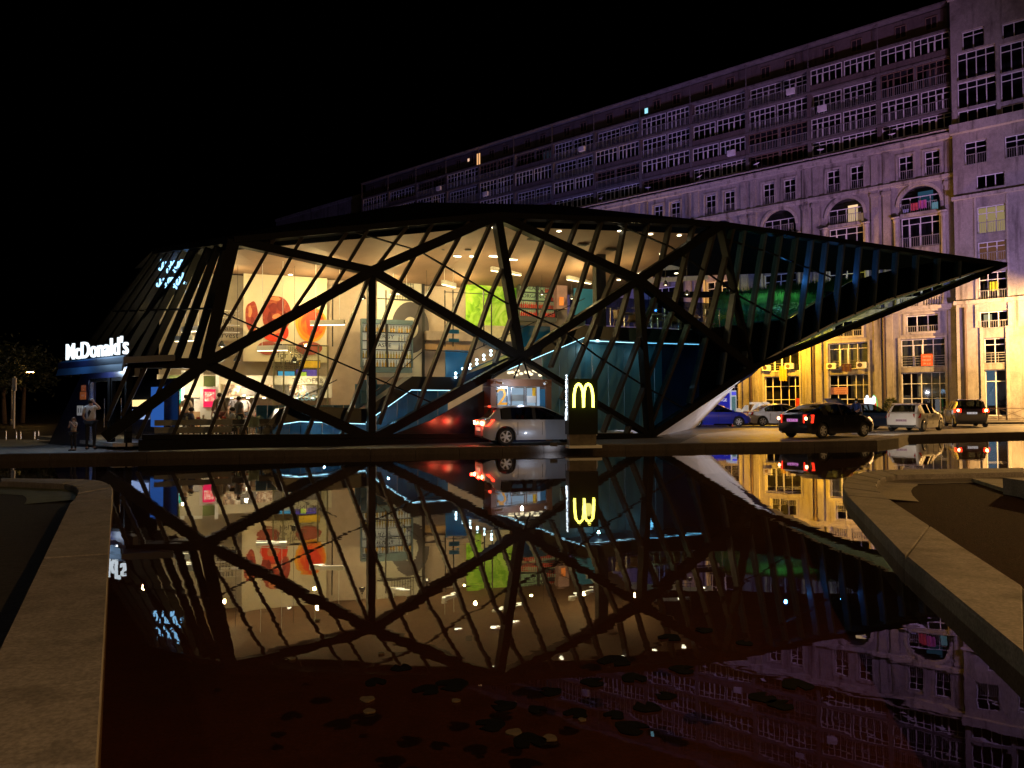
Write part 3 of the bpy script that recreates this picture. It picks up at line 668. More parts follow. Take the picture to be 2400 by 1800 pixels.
mb = MB(); a, b = ND['K'], ND['H']; mb.add([(a.x + 1, -.25, GZ - .1), (b.x + .5, -.25, GZ - .1), (b.x + .5, .5, GZ - .1), (a.x + 1, .5, GZ - .1), (a.x + 1, -.25, a.z - .09), (b.x + .5, -.25, b.z - .09), (b.x + .5, .5, b.z - .09), (a.x + 1, .5, a.z - .09)],
    [(0, 1, 2, 3), (4, 5, 6, 7), (0, 1, 5, 4), (2, 3, 7, 6), (1, 2, 6, 5), (0, 3, 7, 4)]); mb.obj('plinth', MT['frame'], RST)
# --- mullions (measured polylines), bottom to top
mul = [[(250, 985), (302, 862)], [(286, 974), (340, 862)], [(322, 1028), (398, 858)], [(401, 1032), (474, 856), (645, 556)], [(485, 1030), (572, 806), (712, 548)], [(564, 1028), (674, 748), (818, 538)],
       [(648, 1028), (760, 711), (866, 534)], [(717, 1026), (865, 650), (960, 524)], [(797, 1030), (927, 683), (1018, 519)], [(890, 994), (993, 711), (1102, 511)], [(979, 960), (1095, 654), (1160, 508)],
       [(1080, 905), (1156, 683), (1236, 507)], [(1163, 850), (1200, 748), (1297, 510)], [(1225, 845), (1254, 791), (1359, 513)], [(1290, 790), (1344, 733), (1413, 515)], [(1322, 935), (1447, 632), (1469, 517)],
       [(1360, 970), (1447, 784), (1523, 520)], [(1418, 1012), (1534, 711), (1574, 522)], [(1472, 1018), (1581, 726), (1630, 524)], [(1530, 990), (1617, 762), (1682, 526)], [(1620, 945), (1693, 654), (1722, 531)],
       [(1690, 905), (1722, 700), (1748, 535)], [(1745, 870), (1791, 581), (1798, 541)], [(1790, 845), (1832, 560), (1834, 546)], [(1832, 822), (1868, 575), (1871, 551)], [(1874, 800), (1905, 575), (1907, 556)],
       [(1917, 778), (1942, 562)], [(1960, 757), (1980, 567)], [(2004, 736), (2020, 573)], [(2050, 716), (2062, 579)], [(2098, 698), (2106, 586)], [(2148, 682), (2153, 593)], [(2200, 665), (2203, 600)], [(2250, 650), (2252, 607)]]
for i, pl in enumerate(mul):
    if i in (14,): pl = [(1294, 860)] + pl[1:]
    w = .115 if i < 22 else .1; mm = MT['mullion'] if i < 21 else MT['fin']
    for a, b in zip(pl, pl[1:]):
        pa, pb = fp(*a), fp(*b); e = (pb - pa).normalized() * .02; mb = MB(); mb.beam(pa - e, pb + e, w, .36, (0, 1, 0), -.03); mb.obj('mullion', mm, RST)
for pl in ([(505, 726), (724, 820), (786, 845), (1010, 943)], [(789, 530), (983, 588), (1095, 654), (1189, 711), (1315, 769), (1400, 834), (1519, 910), (1610, 960)], [(1420, 514), (1574, 579), (1653, 635), (1733, 693), (1840, 752)], [(1700, 560), (1800, 590), (1950, 650)]):
    for a, b in zip(pl, pl[1:]): mb = MB(); mb.beam(fp(*a), fp(*b), .05, .1, (0, 1, 0), -.02); mb.obj('transom', MT['frame'], RST)
# --- panes: strips between mullions cut by the triangles of the frame
def clip(poly, cl):
    ar = sum(a[0] * b[1] - b[0] * a[1] for a, b in zip(cl, cl[1:] + cl[:1]))
    if ar < 0: cl = cl[::-1]
    for a, b in zip(cl, cl[1:] + cl[:1]):
        ins = lambda p: (b[0] - a[0]) * (p[1] - a[1]) - (b[1] - a[1]) * (p[0] - a[0]) >= -1e-9
        out = []
        for p, q in zip(poly, poly[1:] + poly[:1]):
            i, k = ins(p), ins(q)
            if i: out.append(p)
            if i != k:
                d1 = (b[0] - a[0]) * (p[1] - a[1]) - (b[1] - a[1]) * (p[0] - a[0]); d2 = (b[0] - a[0]) * (q[1] - a[1]) - (b[1] - a[1]) * (q[0] - a[0])
                t_ = d1 / (d1 - d2); out.append((p[0] + (q[0] - p[0]) * t_, p[1] + (q[1] - p[1]) * t_))
        poly = out
        if len(poly) < 3: return []
    return poly
def area(p): return abs(sum(a[0] * b[1] - b[0] * a[1] for a, b in zip(p, p[1:] + p[:1]))) / 2
def ext(pl):
    q = [fp(*p) for p in pl]; q = [(p.x, p.z) for p in q]
    (x0, z0), (x1, z1) = q[0], q[1]; b = (x0 + (x1 - x0) * (-.5 - z0) / (z1 - z0), -.5)
    (x0, z0), (x1, z1) = q[-2], q[-1]; t_ = (x0 + (x1 - x0) * (14 - z0) / (z1 - z0), 14.0)
    mid = q[1] if len(q) == 3 else ((b[0] + t_[0]) / 2, (b[1] + t_[1]) / 2)
    return [b, mid, t_]
L = [ext(p) for p in mul]; L = [[(x - 6, z) for x, z in L[0]]] + L + [[(x + 14, z) for x, z in L[-1]]]
SHIFT = 0
for tname in tris:
    tp = [(ND[k].x, ND[k].z) for k in tname]
    for l0, l1 in zip(L, L[1:]):
        for h in (0, 1):
            pg = clip([l0[h], l1[h], l1[h + 1], l0[h + 1]], tp)
            if len(pg) >= 3 and area(pg) > .01:
                mb = MB(); mb.face([(x, .1, z) for x, z in pg]); mb.obj('pane', MT['glass_dark'] if tname in ('IJT', 'DJH') else MT['glass'], RST)
# --- left flank: glazed face running back from the corner, then roof, cantilever and soffit
def loc_of(p): d = V(p) - RO; return V((d.dot(RE), d.dot(RN), p[2]))
Lp, Mp = loc_of(at_y(363, 591, 29.6)), loc_of(at_y(150, 880, 33.4))
Fp, Ep = ND['F'], ND['E']
fn = (Lp - Fp).cross(Ep - Fp).normalized()
if fn.y < 0: fn = -fn
NL = 10
for i in range(NL + 1):
    t_ = i / NL; a, b = lerp(Lp, Fp, t_), lerp(Mp, Ep, t_)
    if i < NL:
        mb = MB(); mb.beam(b, a, .11, .26, fn, -.03); mb.obj('mullion', MT['frame'], RST)
        a2, b2 = lerp(Lp, Fp, t_ + 1 / NL), lerp(Mp, Ep, t_ + 1 / NL); mb = MB(); mb.face([a + fn * .1, a2 + fn * .1, b2 + fn * .1, b + fn * .1]); mb.obj('pane', MT['glass'], RST)
mb = MB(); mb.beam(lerp(Lp, Mp, .45), lerp(Fp, Ep, .55), .05, .1, fn); mb.obj('transom', MT['frame'], RST)
mb = MB(); mb.beam(lerp(Lp, Fp, .62), lerp(Mp, Ep, .3), .2, .34, fn, .0); mb.obj('beam', MT['frame'], RST)
mb = MB(); mb.beam(Lp, Fp, .22, .4, fn, -.1); mb.obj('roof_edge', MT['frame'], RST)
DEP = 9.6
R1, R2 = at_w(700, 520, 4.5), at_w(985, 474, 5.0); R3 = at_w(1300, 480, 5.0)
back = lambda p, w, z: V((p.x + 1.5, w, z))
Fb, Ab, Ib, Tb = V((Fp.x - 1, DEP, 8.2)), V((ND['A'].x, DEP, 8.6)), V((ND['I'].x + 3, DEP, 9.2)), ND['T'] + V((.2, .6, .05))
up = V((0, 0, .14))
roof = MB()
for poly in ([Lp + up, Fp + up, R1], [Fp + up, ND['A'] + up, R2, R1], [ND['A'] + up, ND['I'] + up, R3, R2], [ND['I'] + up, ND['T'] + up, Tb, Ib, R3], [R1, R2, Ab, Fb], [R2, R3, Ib, Ab], [Lp + up, R1, Fb, V((Lp.x - 1, DEP, 7.8))]):
    roof.face(poly)
roof.obj('roof', MT['roof'], RST)
# ceiling lining below the roof
CZ = 7.75
def ceil_z(s, w):
    pts = [ND['F'], ND['A'], ND['I']]
    if s < pts[1].x: zf = lerp(pts[0].z, pts[1].z, (s - pts[0].x) / (pts[1].x - pts[0].x))
    else: zf = lerp(pts[1].z, pts[2].z, (s - pts[1].x) / (pts[2].x - pts[1].x))
    return lerp(zf - .3, CZ, min(1, w / 9.0))
SB = 14.9          # right-hand end of the roofed dining rooms
ss = [Lp.x, Fp.x, -.2 + Fp.x / 2 + 3, ND['A'].x, 12.5, SB + 6.4]
cl = MB()
for a, b in zip(ss, ss[1:]):
    cl.face([(a, .35 if a > Lp.x else Lp.y + .3, ceil_z(a, .35) if a > Lp.x else Lp.z - .1), (b, .35, ceil_z(b, .35)), (b, 9.2, CZ), (a, 9.2, CZ)])
CEIL = cl.obj('ceiling', MT['ceil'], RST)
# soffit strip of the cantilever: front edge on the glass plane, back edge behind
fe = [fp(1530, 1022), fp(1640, 945), fp(1762, 862), fp(1860, 807), fp(1955, 757), fp(2084, 701), fp(2287, 637), fp(2353, 621)]
be_px = [(1626, 1002), (1700, 930)]
WB = 6.2
be = [at_w(1628, 1003, WB), at_w(1704, 925, WB), at_wr(1778, 1176, WB), at_wr(1887, 1224, 5.2), at_wr(1955, 1258, 4.0), at_wr(2085, 1318, 2.6), at_w(2300, 632, .7), at_w(2353, 620.5, .1)]
for i in range(len(fe) - 1):
    mb = MB(); a, b, c, d = fe[i] + V((.02, .02, -.05)), fe[i + 1] + V((-.02, .02, -.05)), be[i + 1], be[i]; mb.prism([a, b, c, d], (0, 0, .08)); mb.obj('soffit_panel', MT['soffit'], RST)
# dark floor of the cantilever above the soffit, and side wall behind
# rear frame: open glazed rear with a few posts so that the street shows through
for u in (1500, 1600, 1690, 1770, 1850):
    a = at_w(u, 780, DEP); mb = MB(); mb.box(a.x - .1, DEP, 5.6, a.x + .1, DEP + .2, 9.0); mb.obj('rear_post', MT['frame'], RST)
# black lining of the cantilever below the terrace, and the tinted rear glazing of the upper floor
mb = MB(); mb.prism([at_w(u, v, .36) for u, v in ((1640, 944), (1762, 863), (1860, 808), (1955, 758), (2084, 702), (2287, 638), (2345, 622.5), (2200, 612), (2060, 640), (1990, 662), (1850, 748), (1640, 772))], (0, .05, 0)); mb.obj('cantilever_lining', MT['roof'], RST)
mb = MB(); mb.prism([at_w(u, v, 3.2) for u, v in ((1545, 1004), (1690, 925), (1762, 880), (1850, 800), (1640, 776), (1545, 800))], (0, .08, 0)); mb.obj('cantilever_lining', MT['navy'], RST)
mb = MB(); p, q = at_w(1335, 600, 9.15), at_w(1700, 775, 9.15); mb.face([(p.x, 9.15, q.z), (q.x, 9.15, q.z), (q.x, 9.15, CZ), (p.x, 9.15, CZ)]); mb.obj('rear_pane', MT['glass_rear'], RST)
a, b = at_w(1560, 690, DEP), at_w(2010, 690, 4.0)
mb = MB(); mb.beam(a, b, .35, .2, (0, 1, 0)); mb.obj('rear_beam', MT['frame'], RST)

# ================================================================== entrance vestibule with the sign
S0, S1 = at_z(318, 1040, GZ), None
va, vb = V((-11.75, 23.9, 0)), V((-15.95, 27.3, 0)); vd = (vb - va).normalized(); vrz = math.atan2(-vd.y, -vd.x)   # local x: from left end to right end
VES = thing('entrance_vestibule', 'dark blue entrance porch with glass doors under a canopy at the left', 'porch', (vb.x, vb.y, 0), vrz)
VL = (va - vb).length
mb = MB(); mb.prism([(-2.9, .12, GZ), (.8, .12, GZ), (.8, .12, 2.95), (.35, .12, 2.95)], (0, .25, 0)); mb.obj('side_wall', MT['navy'], VES)
mb = MB(); mb.box(.8, .12, 2.62, 4.4, .3, 2.95); mb.obj('lintel', MT['navy'], VES)
mb = MB(); mb.prism([(.4, -.75, 2.96), (VL + .15, -.75, 2.96), (VL + .15, .9, 3.12), (.4, .9, 3.12)], (0, 0, .2)); mb.obj('canopy', MT['navy'], VES)
mb = MB(); mb.prism([(.3, -.78, 2.72), (VL + .1, -.78, 2.72), (VL + .1, -.7, 3.22), (.5, -.7, 3.22)], (0, .06, 0)); mb.obj('fascia', mat('blue_fascia', (.03, .09, .2), .35, 0, .15, 2), VES)
for x0, x1 in ((.85, 2.4), (2.6, 3.7)):
    mb = MB(); f = .06
    mb.box(x0, .14, .22, x0 + f, .24, 2.62); mb.box(x1 - f, .14, .22, x1, .24, 2.62); mb.box(x0 + f, .14, .22, x1 - f, .24, .34); mb.box(x0 + f, .14, 2.5, x1 - f, .24, 2.62); d_ = mb.obj('door', MT['chrome'] if x0 < 2 else MT['frame'], VES)
    mb = MB(); mb.face([(x0 + f, .19, .34), (x1 - f, .19, .34), (x1 - f, .19, 2.5), (x0 + f, .19, 2.5)]); mb.obj('pane', MT['glass'], d_)
    mb = MB(); mb.tube((x1 - .18, .08, .9), (x1 - .18, .08, 1.9), .02); mb.obj('handle', MT['chrome'], d_)
mb = MB(); mb.box(2.41, .1, GZ, 2.59, .3, 2.62); mb.obj('door_post', MT['frame'], VES)
mb = MB(); mb.box(3.71, .1, GZ, 3.85, .3, 2.62); mb.obj('side_panel', MT['frame'], VES)
mb = MB(); mb.box(.4, 1.7, GZ, 4.2, 1.75, 2.6); mb.obj('lobby_screen', MT['navy_gloss'], VES)
for i in range(4):
    mb = MB(); mb.box(.9 + i * .38, 1.5, 1.62, 1.21 + i * .38, 1.6, 1.86); mb.obj('menu_panel', glow('menu_light', (1, .72, .3), 1.6), VES)
mb = MB(); mb.box(.9, 1.5, 1.15, 2.3, 1.6, 1.5); mb.obj('counter_light', glow('counter_glow', (.4, .55, 1), .9), VES)
mb = MB(); mb.box(3.05, 1.3, .9, 3.9, 1.35, 2.3); mb.obj('blue_panel', glow('lobby_blue', (.05, .2, .8), .5), VES)
for x, z, w, h, c, nm in ((.1, 1.88, .5, .28, (.75, .2, .06), 'orange'), (.2, 2.18, .36, .22, (.7, .16, .05), 'red'), (-.15, 1.3, .5, .36, (.8, .78, .76), 'white')):
    mb = MB(); mb.box(x, .1, z, x + w, .119, z + h); o = mb.obj('notice', mat(nm + '_notice', c, .6, 0, .1, 5, emis=.12), VES)
    if nm == 'white':
        for dx in (.14, .36): k = MB(); k.box(x + dx - .025, .095, z + .1, x + dx + .025, .099, z + .26); k.obj('pictogram', MT['dark'], o)
    else: text('writing', 'OPEN\n24' if nm == 'red' else 'PUSH', .11, M_ink, o, (x + w / 2, .096, z + h / 2), (PI / 2, 0, 0), .001)
for x in (1.9, 2.9, 3.8):
    mb = MB(); mb.lathe([(.09, 2.945), (.09, 2.957)], 12, (x, -.2, 0)); mb.obj('downlight', glow('canopy_downlight', (.8, .88, 1), 12), VES)
lamp('canopy_light', (2.6, -.4, 2.85), 45, (.62, .78, 1), .05, VES)
SGN = thing('illuminated_sign', 'glowing white lettering standing on the entrance canopy', 'sign', (vb.x, vb.y, 3.2), vrz)
M_sign = glow('sign_white', (.82, .92, 1), 1.5)
text('lettering', "McDonald's", .8, M_sign, SGN, (VL / 2 + .62, -.68, .3), (PI / 2, 0, 0), .03, sx=1.28, bold=.004)
mb = MB(); mb.box(.1, -.66, -.05, VL - .1, -.6, .0); mb.obj('rail', MT['dark'], SGN)
lamp('sign_light', (VL / 2, -1.5, .4), 45, (.4, .65, 1), .4, SGN)
# sign reflection high on the left flank, imitated by glowing letters
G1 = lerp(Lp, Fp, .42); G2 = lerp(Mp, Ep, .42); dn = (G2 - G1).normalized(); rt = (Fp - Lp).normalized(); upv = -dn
SG2 = thing('illuminated_sign', 'reflected blue white lettering imitated by small glowing letters high on the left flank', 'sign', RO, TH)
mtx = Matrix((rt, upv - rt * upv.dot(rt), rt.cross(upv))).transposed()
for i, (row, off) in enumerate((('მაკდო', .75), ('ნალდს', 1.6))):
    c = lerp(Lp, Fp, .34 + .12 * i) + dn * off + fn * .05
    o = text('lettering', row, .62, glow('blue_white_reflection', (.3, .65, 1), 2.4), SG2, c, (0, 0, 0), .02, sx=1.0)
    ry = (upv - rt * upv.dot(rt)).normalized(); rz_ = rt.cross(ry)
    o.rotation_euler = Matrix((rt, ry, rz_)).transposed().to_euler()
lamp('reflection_glow', lerp(Lp, Fp, .4) + dn * 1.2 + fn * .5, 40, (.2, .45, 1), .03, SG2)  # lamp added to spread the blue of the imitated reflection

# ================================================================== interior shell
Z1 = .4                      # ground floor
mb = MB(); mb.prism([(ND['K'].x + .2, .42, Z1 - .12), (ND['H'].x - .6, .42, Z1 - .12), (ND['H'].x + 1, 9.2, Z1 - .12), (-6.5, 9.2, Z1 - .12)], (0, 0, .12)); mb.obj('floor', MT['tile'], RST)
mb = MB(); xw0, xw1 = at_w(700, 800, 8.8).x, at_w(1330, 800, 8.8).x; mb.box(xw0, 8.8, Z1, xw1, 8.95, 7.7); mb.obj('back_wall', MT['plaster'], RST)
mb = MB(); xk0 = at_w(372, 900, 9.1).x; mb.box(xk0, 9.1, Z1, xw0, 9.25, 7.7); mb.obj('back_wall', mat('dim_cream_wall', (.40, .34, .27), .8, 0, .1, 1.5), RST)
mb = MB(); mb.box(xw1, 9.1, 4.4, SB + 3, 9.2, 5.2); mb.obj('rear_parapet', MT['dark'], RST)
# kitchen bulkhead above the counter
a, b = at_w(430, 905, 6.4), at_w(778, 905, 6.4); zt_, zb_ = at_w(600, 880, 6.4).z, at_w(600, 932, 6.4).z
mb = MB(); mb.box(a.x - 1, 6.4, zb_, b.x, 8.9, zt_); mb.obj('bulkhead', mat('cream_bulkhead', (.66, .58, .42), .6, 0, .06, 1), RST)
mb = MB(); mb.box(at_w(570, 990, 7.6).x, 7.6, Z1, at_w(775, 990, 7.6).x, 7.7, zb_); mb.obj('kitchen_wall', mat('brown_wall', (.30, .22, .17), .6, 0, .1, 1.5), RST)
# upper floor slab, its parapet and the stair bands
BAND = MT['navy_gloss']; WF = .75
def band(pts_top, thick, w0, w1, nm='slab_edge', m=BAND, led=True, bottom=None):
    for i, ((u0, v0), (u1, v1)) in enumerate(zip(pts_top, pts_top[1:])):
        p, q = at_w(u0, v0, w0), at_w(u1, v1, w0)
        mb = MB(); mb.prism([p, q, q - V((0, 0, thick)), p - V((0, 0, thick))], (0, w1 - w0, 0)); o = mb.obj(nm, m, RST)
        if led:
            a_, b_ = p - V((0, -.12, thick + .03)), q - V((0, -.12, thick + .03)); mb = MB(); mb.beam(a_, b_, .035, .02, (0, 0, -1)); mb.obj('led_strip', M_led, o)
M_led = glow('led_strip_white', (.4, .78, 1), 3.5)
M_edge_ = mat('slab_edge_navy', (.012, .02, .035), .3, 0, .2, 2)
band([(655, 958), (703, 951), (858, 958)], .55, 1.0, 2.6, 'stair_landing', M_edge_)
band([(858, 958), (966, 882)], .5, 1.0, 2.4, 'stair_flight', M_edge_)
band([(966, 882), (1078, 884)], .5, 1.0, 2.6, 'stair_landing', M_edge_)
band([(1078, 884), (1372, 762)], .5, 1.0, 2.4, 'stair_flight', M_edge_)
band([(1372, 762), (1475, 768), (1700, 776)], .62, 1.0, 8.8, 'upper_floor', M_edge_)
band([(600, 1028), (655, 958)], .5, 1.0, 2.4, 'stair_flight', M_edge_, False)
# step treads on the flights
for (u0, v0), (u1, v1), n in (((858, 958), (966, 882), 9), ((1078, 884), (1372, 762), 18), ((600, 1028), (655, 958), 6)):
    p, q = at_w(u0, v0, 1.2), at_w(u1, v1, 1.2)
    for i in range(n):
        c = lerp(p, q, (i + .5) / n); h = abs(q.z - p.z) / n; w = (q.x - p.x) / n; mb = MB(); mb.box(c.x - w / 2, 1.15, c.z - h * .6, c.x + w / 2, 2.3, c.z + h * .4 - .3); mb.obj('stair_step', MT['grey'], RST)
# translucent blue stair guards
M_bl = mat('translucent_blue_panel', (.035, .25, .46), .3, 0, .1, 1.5)
def rpanel(u0, v0, u1, v1, w, m, nm, par=RST, th=.05):
    p, q = at_w(u0, v0, w), at_w(u1, v1, w); zz = sorted((p.z, q.z)); mb = MB(); mb.box(p.x, w, zz[0], q.x, w + th, zz[1]); return mb.obj(nm, m, par)
rpanel(1044, 820, 1098, 884, 2.5, M_bl, 'blue_guard'); rpanel(846, 890, 884, 945, 2.8, M_bl, 'blue_guard')
rpanel(1212, 762, 1290, 830, 3.4, M_bl, 'blue_guard')
p = [at_w(u, v, 2.45) for u, v in ((1060, 880), (1262, 800), (1372, 745), (1372, 775), (1262, 830))]
mb = MB(); mb.prism(p, (0, .04, 0)); mb.obj('blue_guard', M_bl, RST)
# round guard lights along the flight
for i in range(6):
    for j_ in (0, 1):
        c = at_w(1068 + i * 16.5, 878 - i * 10.5 + 0 - j_ * 9 + 6, .9); mb = MB(); mb.ell(c, .055, .04, .055, 10, 6); mb.obj('guard_light', glow('guard_light_white', (.6, .88, 1), 10), RST)
lamp('stair_light', at_w(1100, 850, .7), 25, (.35, .75, 1), .03, RST); lamp('stair_light', at_w(1330, 790, 1.6) , 16, (.3, .7, 1), .05, RST)
lamp('stair_light', at_w(760, 1005, 1.7), 14, (.25, .65, 1), .03, RST); lamp('stair_light', at_w(910, 970, 1.7), 12, (.25, .65, 1), .03, RST)
# glazing bars with handrails: thin line of the handrail
for a, b in (((700, 935), (790, 890)), ((860, 935), (995, 820)), ((995, 820), (1100, 826)), ((1100, 826), (1370, 700))):
    mb = MB(); mb.tube(at_w(*a, 1.25), at_w(*b, 1.25), .02); mb.obj('handrail', MT['dark'], RST)
# teal ribbed wall under the upper floor, and blue wall under the stair
x0, x1 = at_w(1272, 900, 3.0).x, at_w(1552, 900, 3.0).x; ztop = at_w(1450, 800, 3.0).z
n = 15; me = MB().box(.012, 0, 0, (x1 - x0) / n - .012, .08, ztop - Z1).mesh('ribbed_panel', MT['teal'])
for i in range(n): link('ribbed_panel', me, RST, (lerp(x0, x1, i / n), 3.0 + .03 * (i % 2), Z1))
lamp('wall_wash', at_w(1400, 815, 2.2), 15, (.5, .85, 1), .05, RST); lamp('wall_wash', at_w(1520, 830, 2.2), 5, (.35, .75, 1), .2, RST)
for u0, v0, u1, n in ((600, 950, 830, 9), (832, 900, 1050, 9)):
    xa, xb, zt2 = at_w(u0, v0, 3.0).x, at_w(u1, v0, 3.0).x, at_w(u0, v0, 3.0).z; me2 = MB().box(.01, 0, 0, (xb - xa) / n - .01, .08, zt2 - Z1).mesh('ribbed_panel', MT['blue_rib'])
    for i in range(n): link('ribbed_panel', me2, RST, (lerp(xa, xb, i / n), 3.0 + .04 * (i % 2), Z1))
# drive-through recess: dark panels and the serving window bay
pan = [[(885, 1032), (1010, 985), (1060, 1032)], [(1010, 985), (1135, 915), (1150, 1032), (1060, 1032)]]
for pl in pan: mb = MB(); mb.prism([at_w(u, v, .2) for u, v in pl], (0, .1, 0)); mb.obj('dark_panel', MT['navy_gloss'], RST)
BAY = MT['wood']; M_bay = mat('brown_bay_frame', (.16, .07, .035), .5, 0, .15, 2)
BW = -.5
def bbox(u0, v0, u1, v1, m, nm, w0=BW, w1=BW + .9):
    p, q = at_w(u0, v0, w0), at_w(u1, v1, w0); mb = MB(); mb.box(p.x, w0, q.z, q.x, w1, p.z); return mb.obj(nm, m, RST)
bbox(1150, 888, 1293, 906, M_bay, 'bay_header'); bbox(1150, 906.3, 1163, 1035, M_bay, 'bay_post'); bbox(1280, 906.3, 1293, 1035, M_bay, 'bay_post'); bbox(1163.3, 955, 1279.7, 1035, MT['navy'], 'bay_sill')
for u0, u1 in ((1164, 1190), (1197, 1230), (1232, 1258)):
    w_ = bbox(u0, 907, u1, 955, MT['chrome'], 'serving_window', BW + .02, BW + .06)
    bpy.data.objects.remove(w_)
    p, q = at_w(u0, 907, BW + .05), at_w(u1, 955, BW + .05); mb = MB(); f = .04
    mb.box(p.x, p.y, q.z, p.x + f, p.y + .06, p.z); mb.box(q.x - f, p.y, q.z, q.x, p.y + .06, p.z); mb.box(p.x + f, p.y, p.z - f, q.x - f, p.y + .06, p.z); mb.box(p.x + f, p.y, q.z, q.x - f, p.y + .06, q.z + f); w_ = mb.obj('serving_window', MT['chrome'], RST)
    mb = MB(); mb.face([(p.x + f, p.y + .03, q.z + f), (q.x - f, p.y + .03, q.z + f), (q.x - f, p.y + .03, p.z - f), (p.x + f, p.y + .03, p.z - f)]); mb.obj('pane', MT['glass'], w_)
bbox(1163.3, 906.5, 1279, 957, glow('kitchen_glow', (.55, .75, 1), .55), 'kitchen_back', .1, .16)
bbox(1200, 925, 1228, 940, MT['grey'], 'oven', -.25, .0); bbox(1236, 928, 1256, 944, MT['white'], 'notice', BW + .0, BW + .03); bbox(1248, 909, 1258, 928, mat('yellow_card', (.8, .45, .03), .5, emis=.3), 'menu_card', -.3, -.27)
p = at_w(1177, 932, BW + .02); text('number_two', '2', .95, mat('orange_vinyl', (.85, .38, .02), .5, emis=.25), RST, (p.x, p.y, p.z), (PI / 2, 0, 0), .005)
bbox(1266, 912, 1279, 955, MT['blue'], 'blue_panel', BW + .1, BW + .15)
for u, v, s_ in ((1162, 896, 1), (1282, 897, -1)):
    p = at_w(u, v, BW - .12); mb = MB(); mb.tube(p, p + V((.2 * s_, -.18, -.05)), .045, .05, 10); mb.tube(p, p + V((0, .12, .06)), .02); o = mb.obj('security_camera', MT['white'], RST)
# glazed gable over the bay
g0, g1, g2 = at_w(1152, 887, BW), at_w(1225, 838, -.1), at_w(1300, 887, BW); g3 = at_w(1318, 893, -.15)
for a, b in ((g0, g1), (g1, g2), (g1, g3)): mb = MB(); mb.beam(a, b, .1, .12, (0, 1, 0)); mb.obj('beam', MT['frame'], RST)
mb = MB(); mb.face([g0, g1, g2]); mb.obj('pane', MT['glass'], RST)
for t_ in (.35, .6): mb = MB(); mb.beam(lerp(g0, g2, t_), g1, .05, .06, (0, 1, 0)); mb.obj('mullion', MT['frame'], RST)
rng = random.Random(3)
for i in range(11):
    c = at_w(1195 + i * 7 + rng.uniform(-3, 3), 878 - abs(5 - i) * -.4 - rng.uniform(0, 12), 1.2); mb = MB(); mb.ell(c, .1, .06, .06, 8, 6); mb.obj('canopy_bulb', glow('canopy_bulb', (1, .82, .5), 2.2), RST)

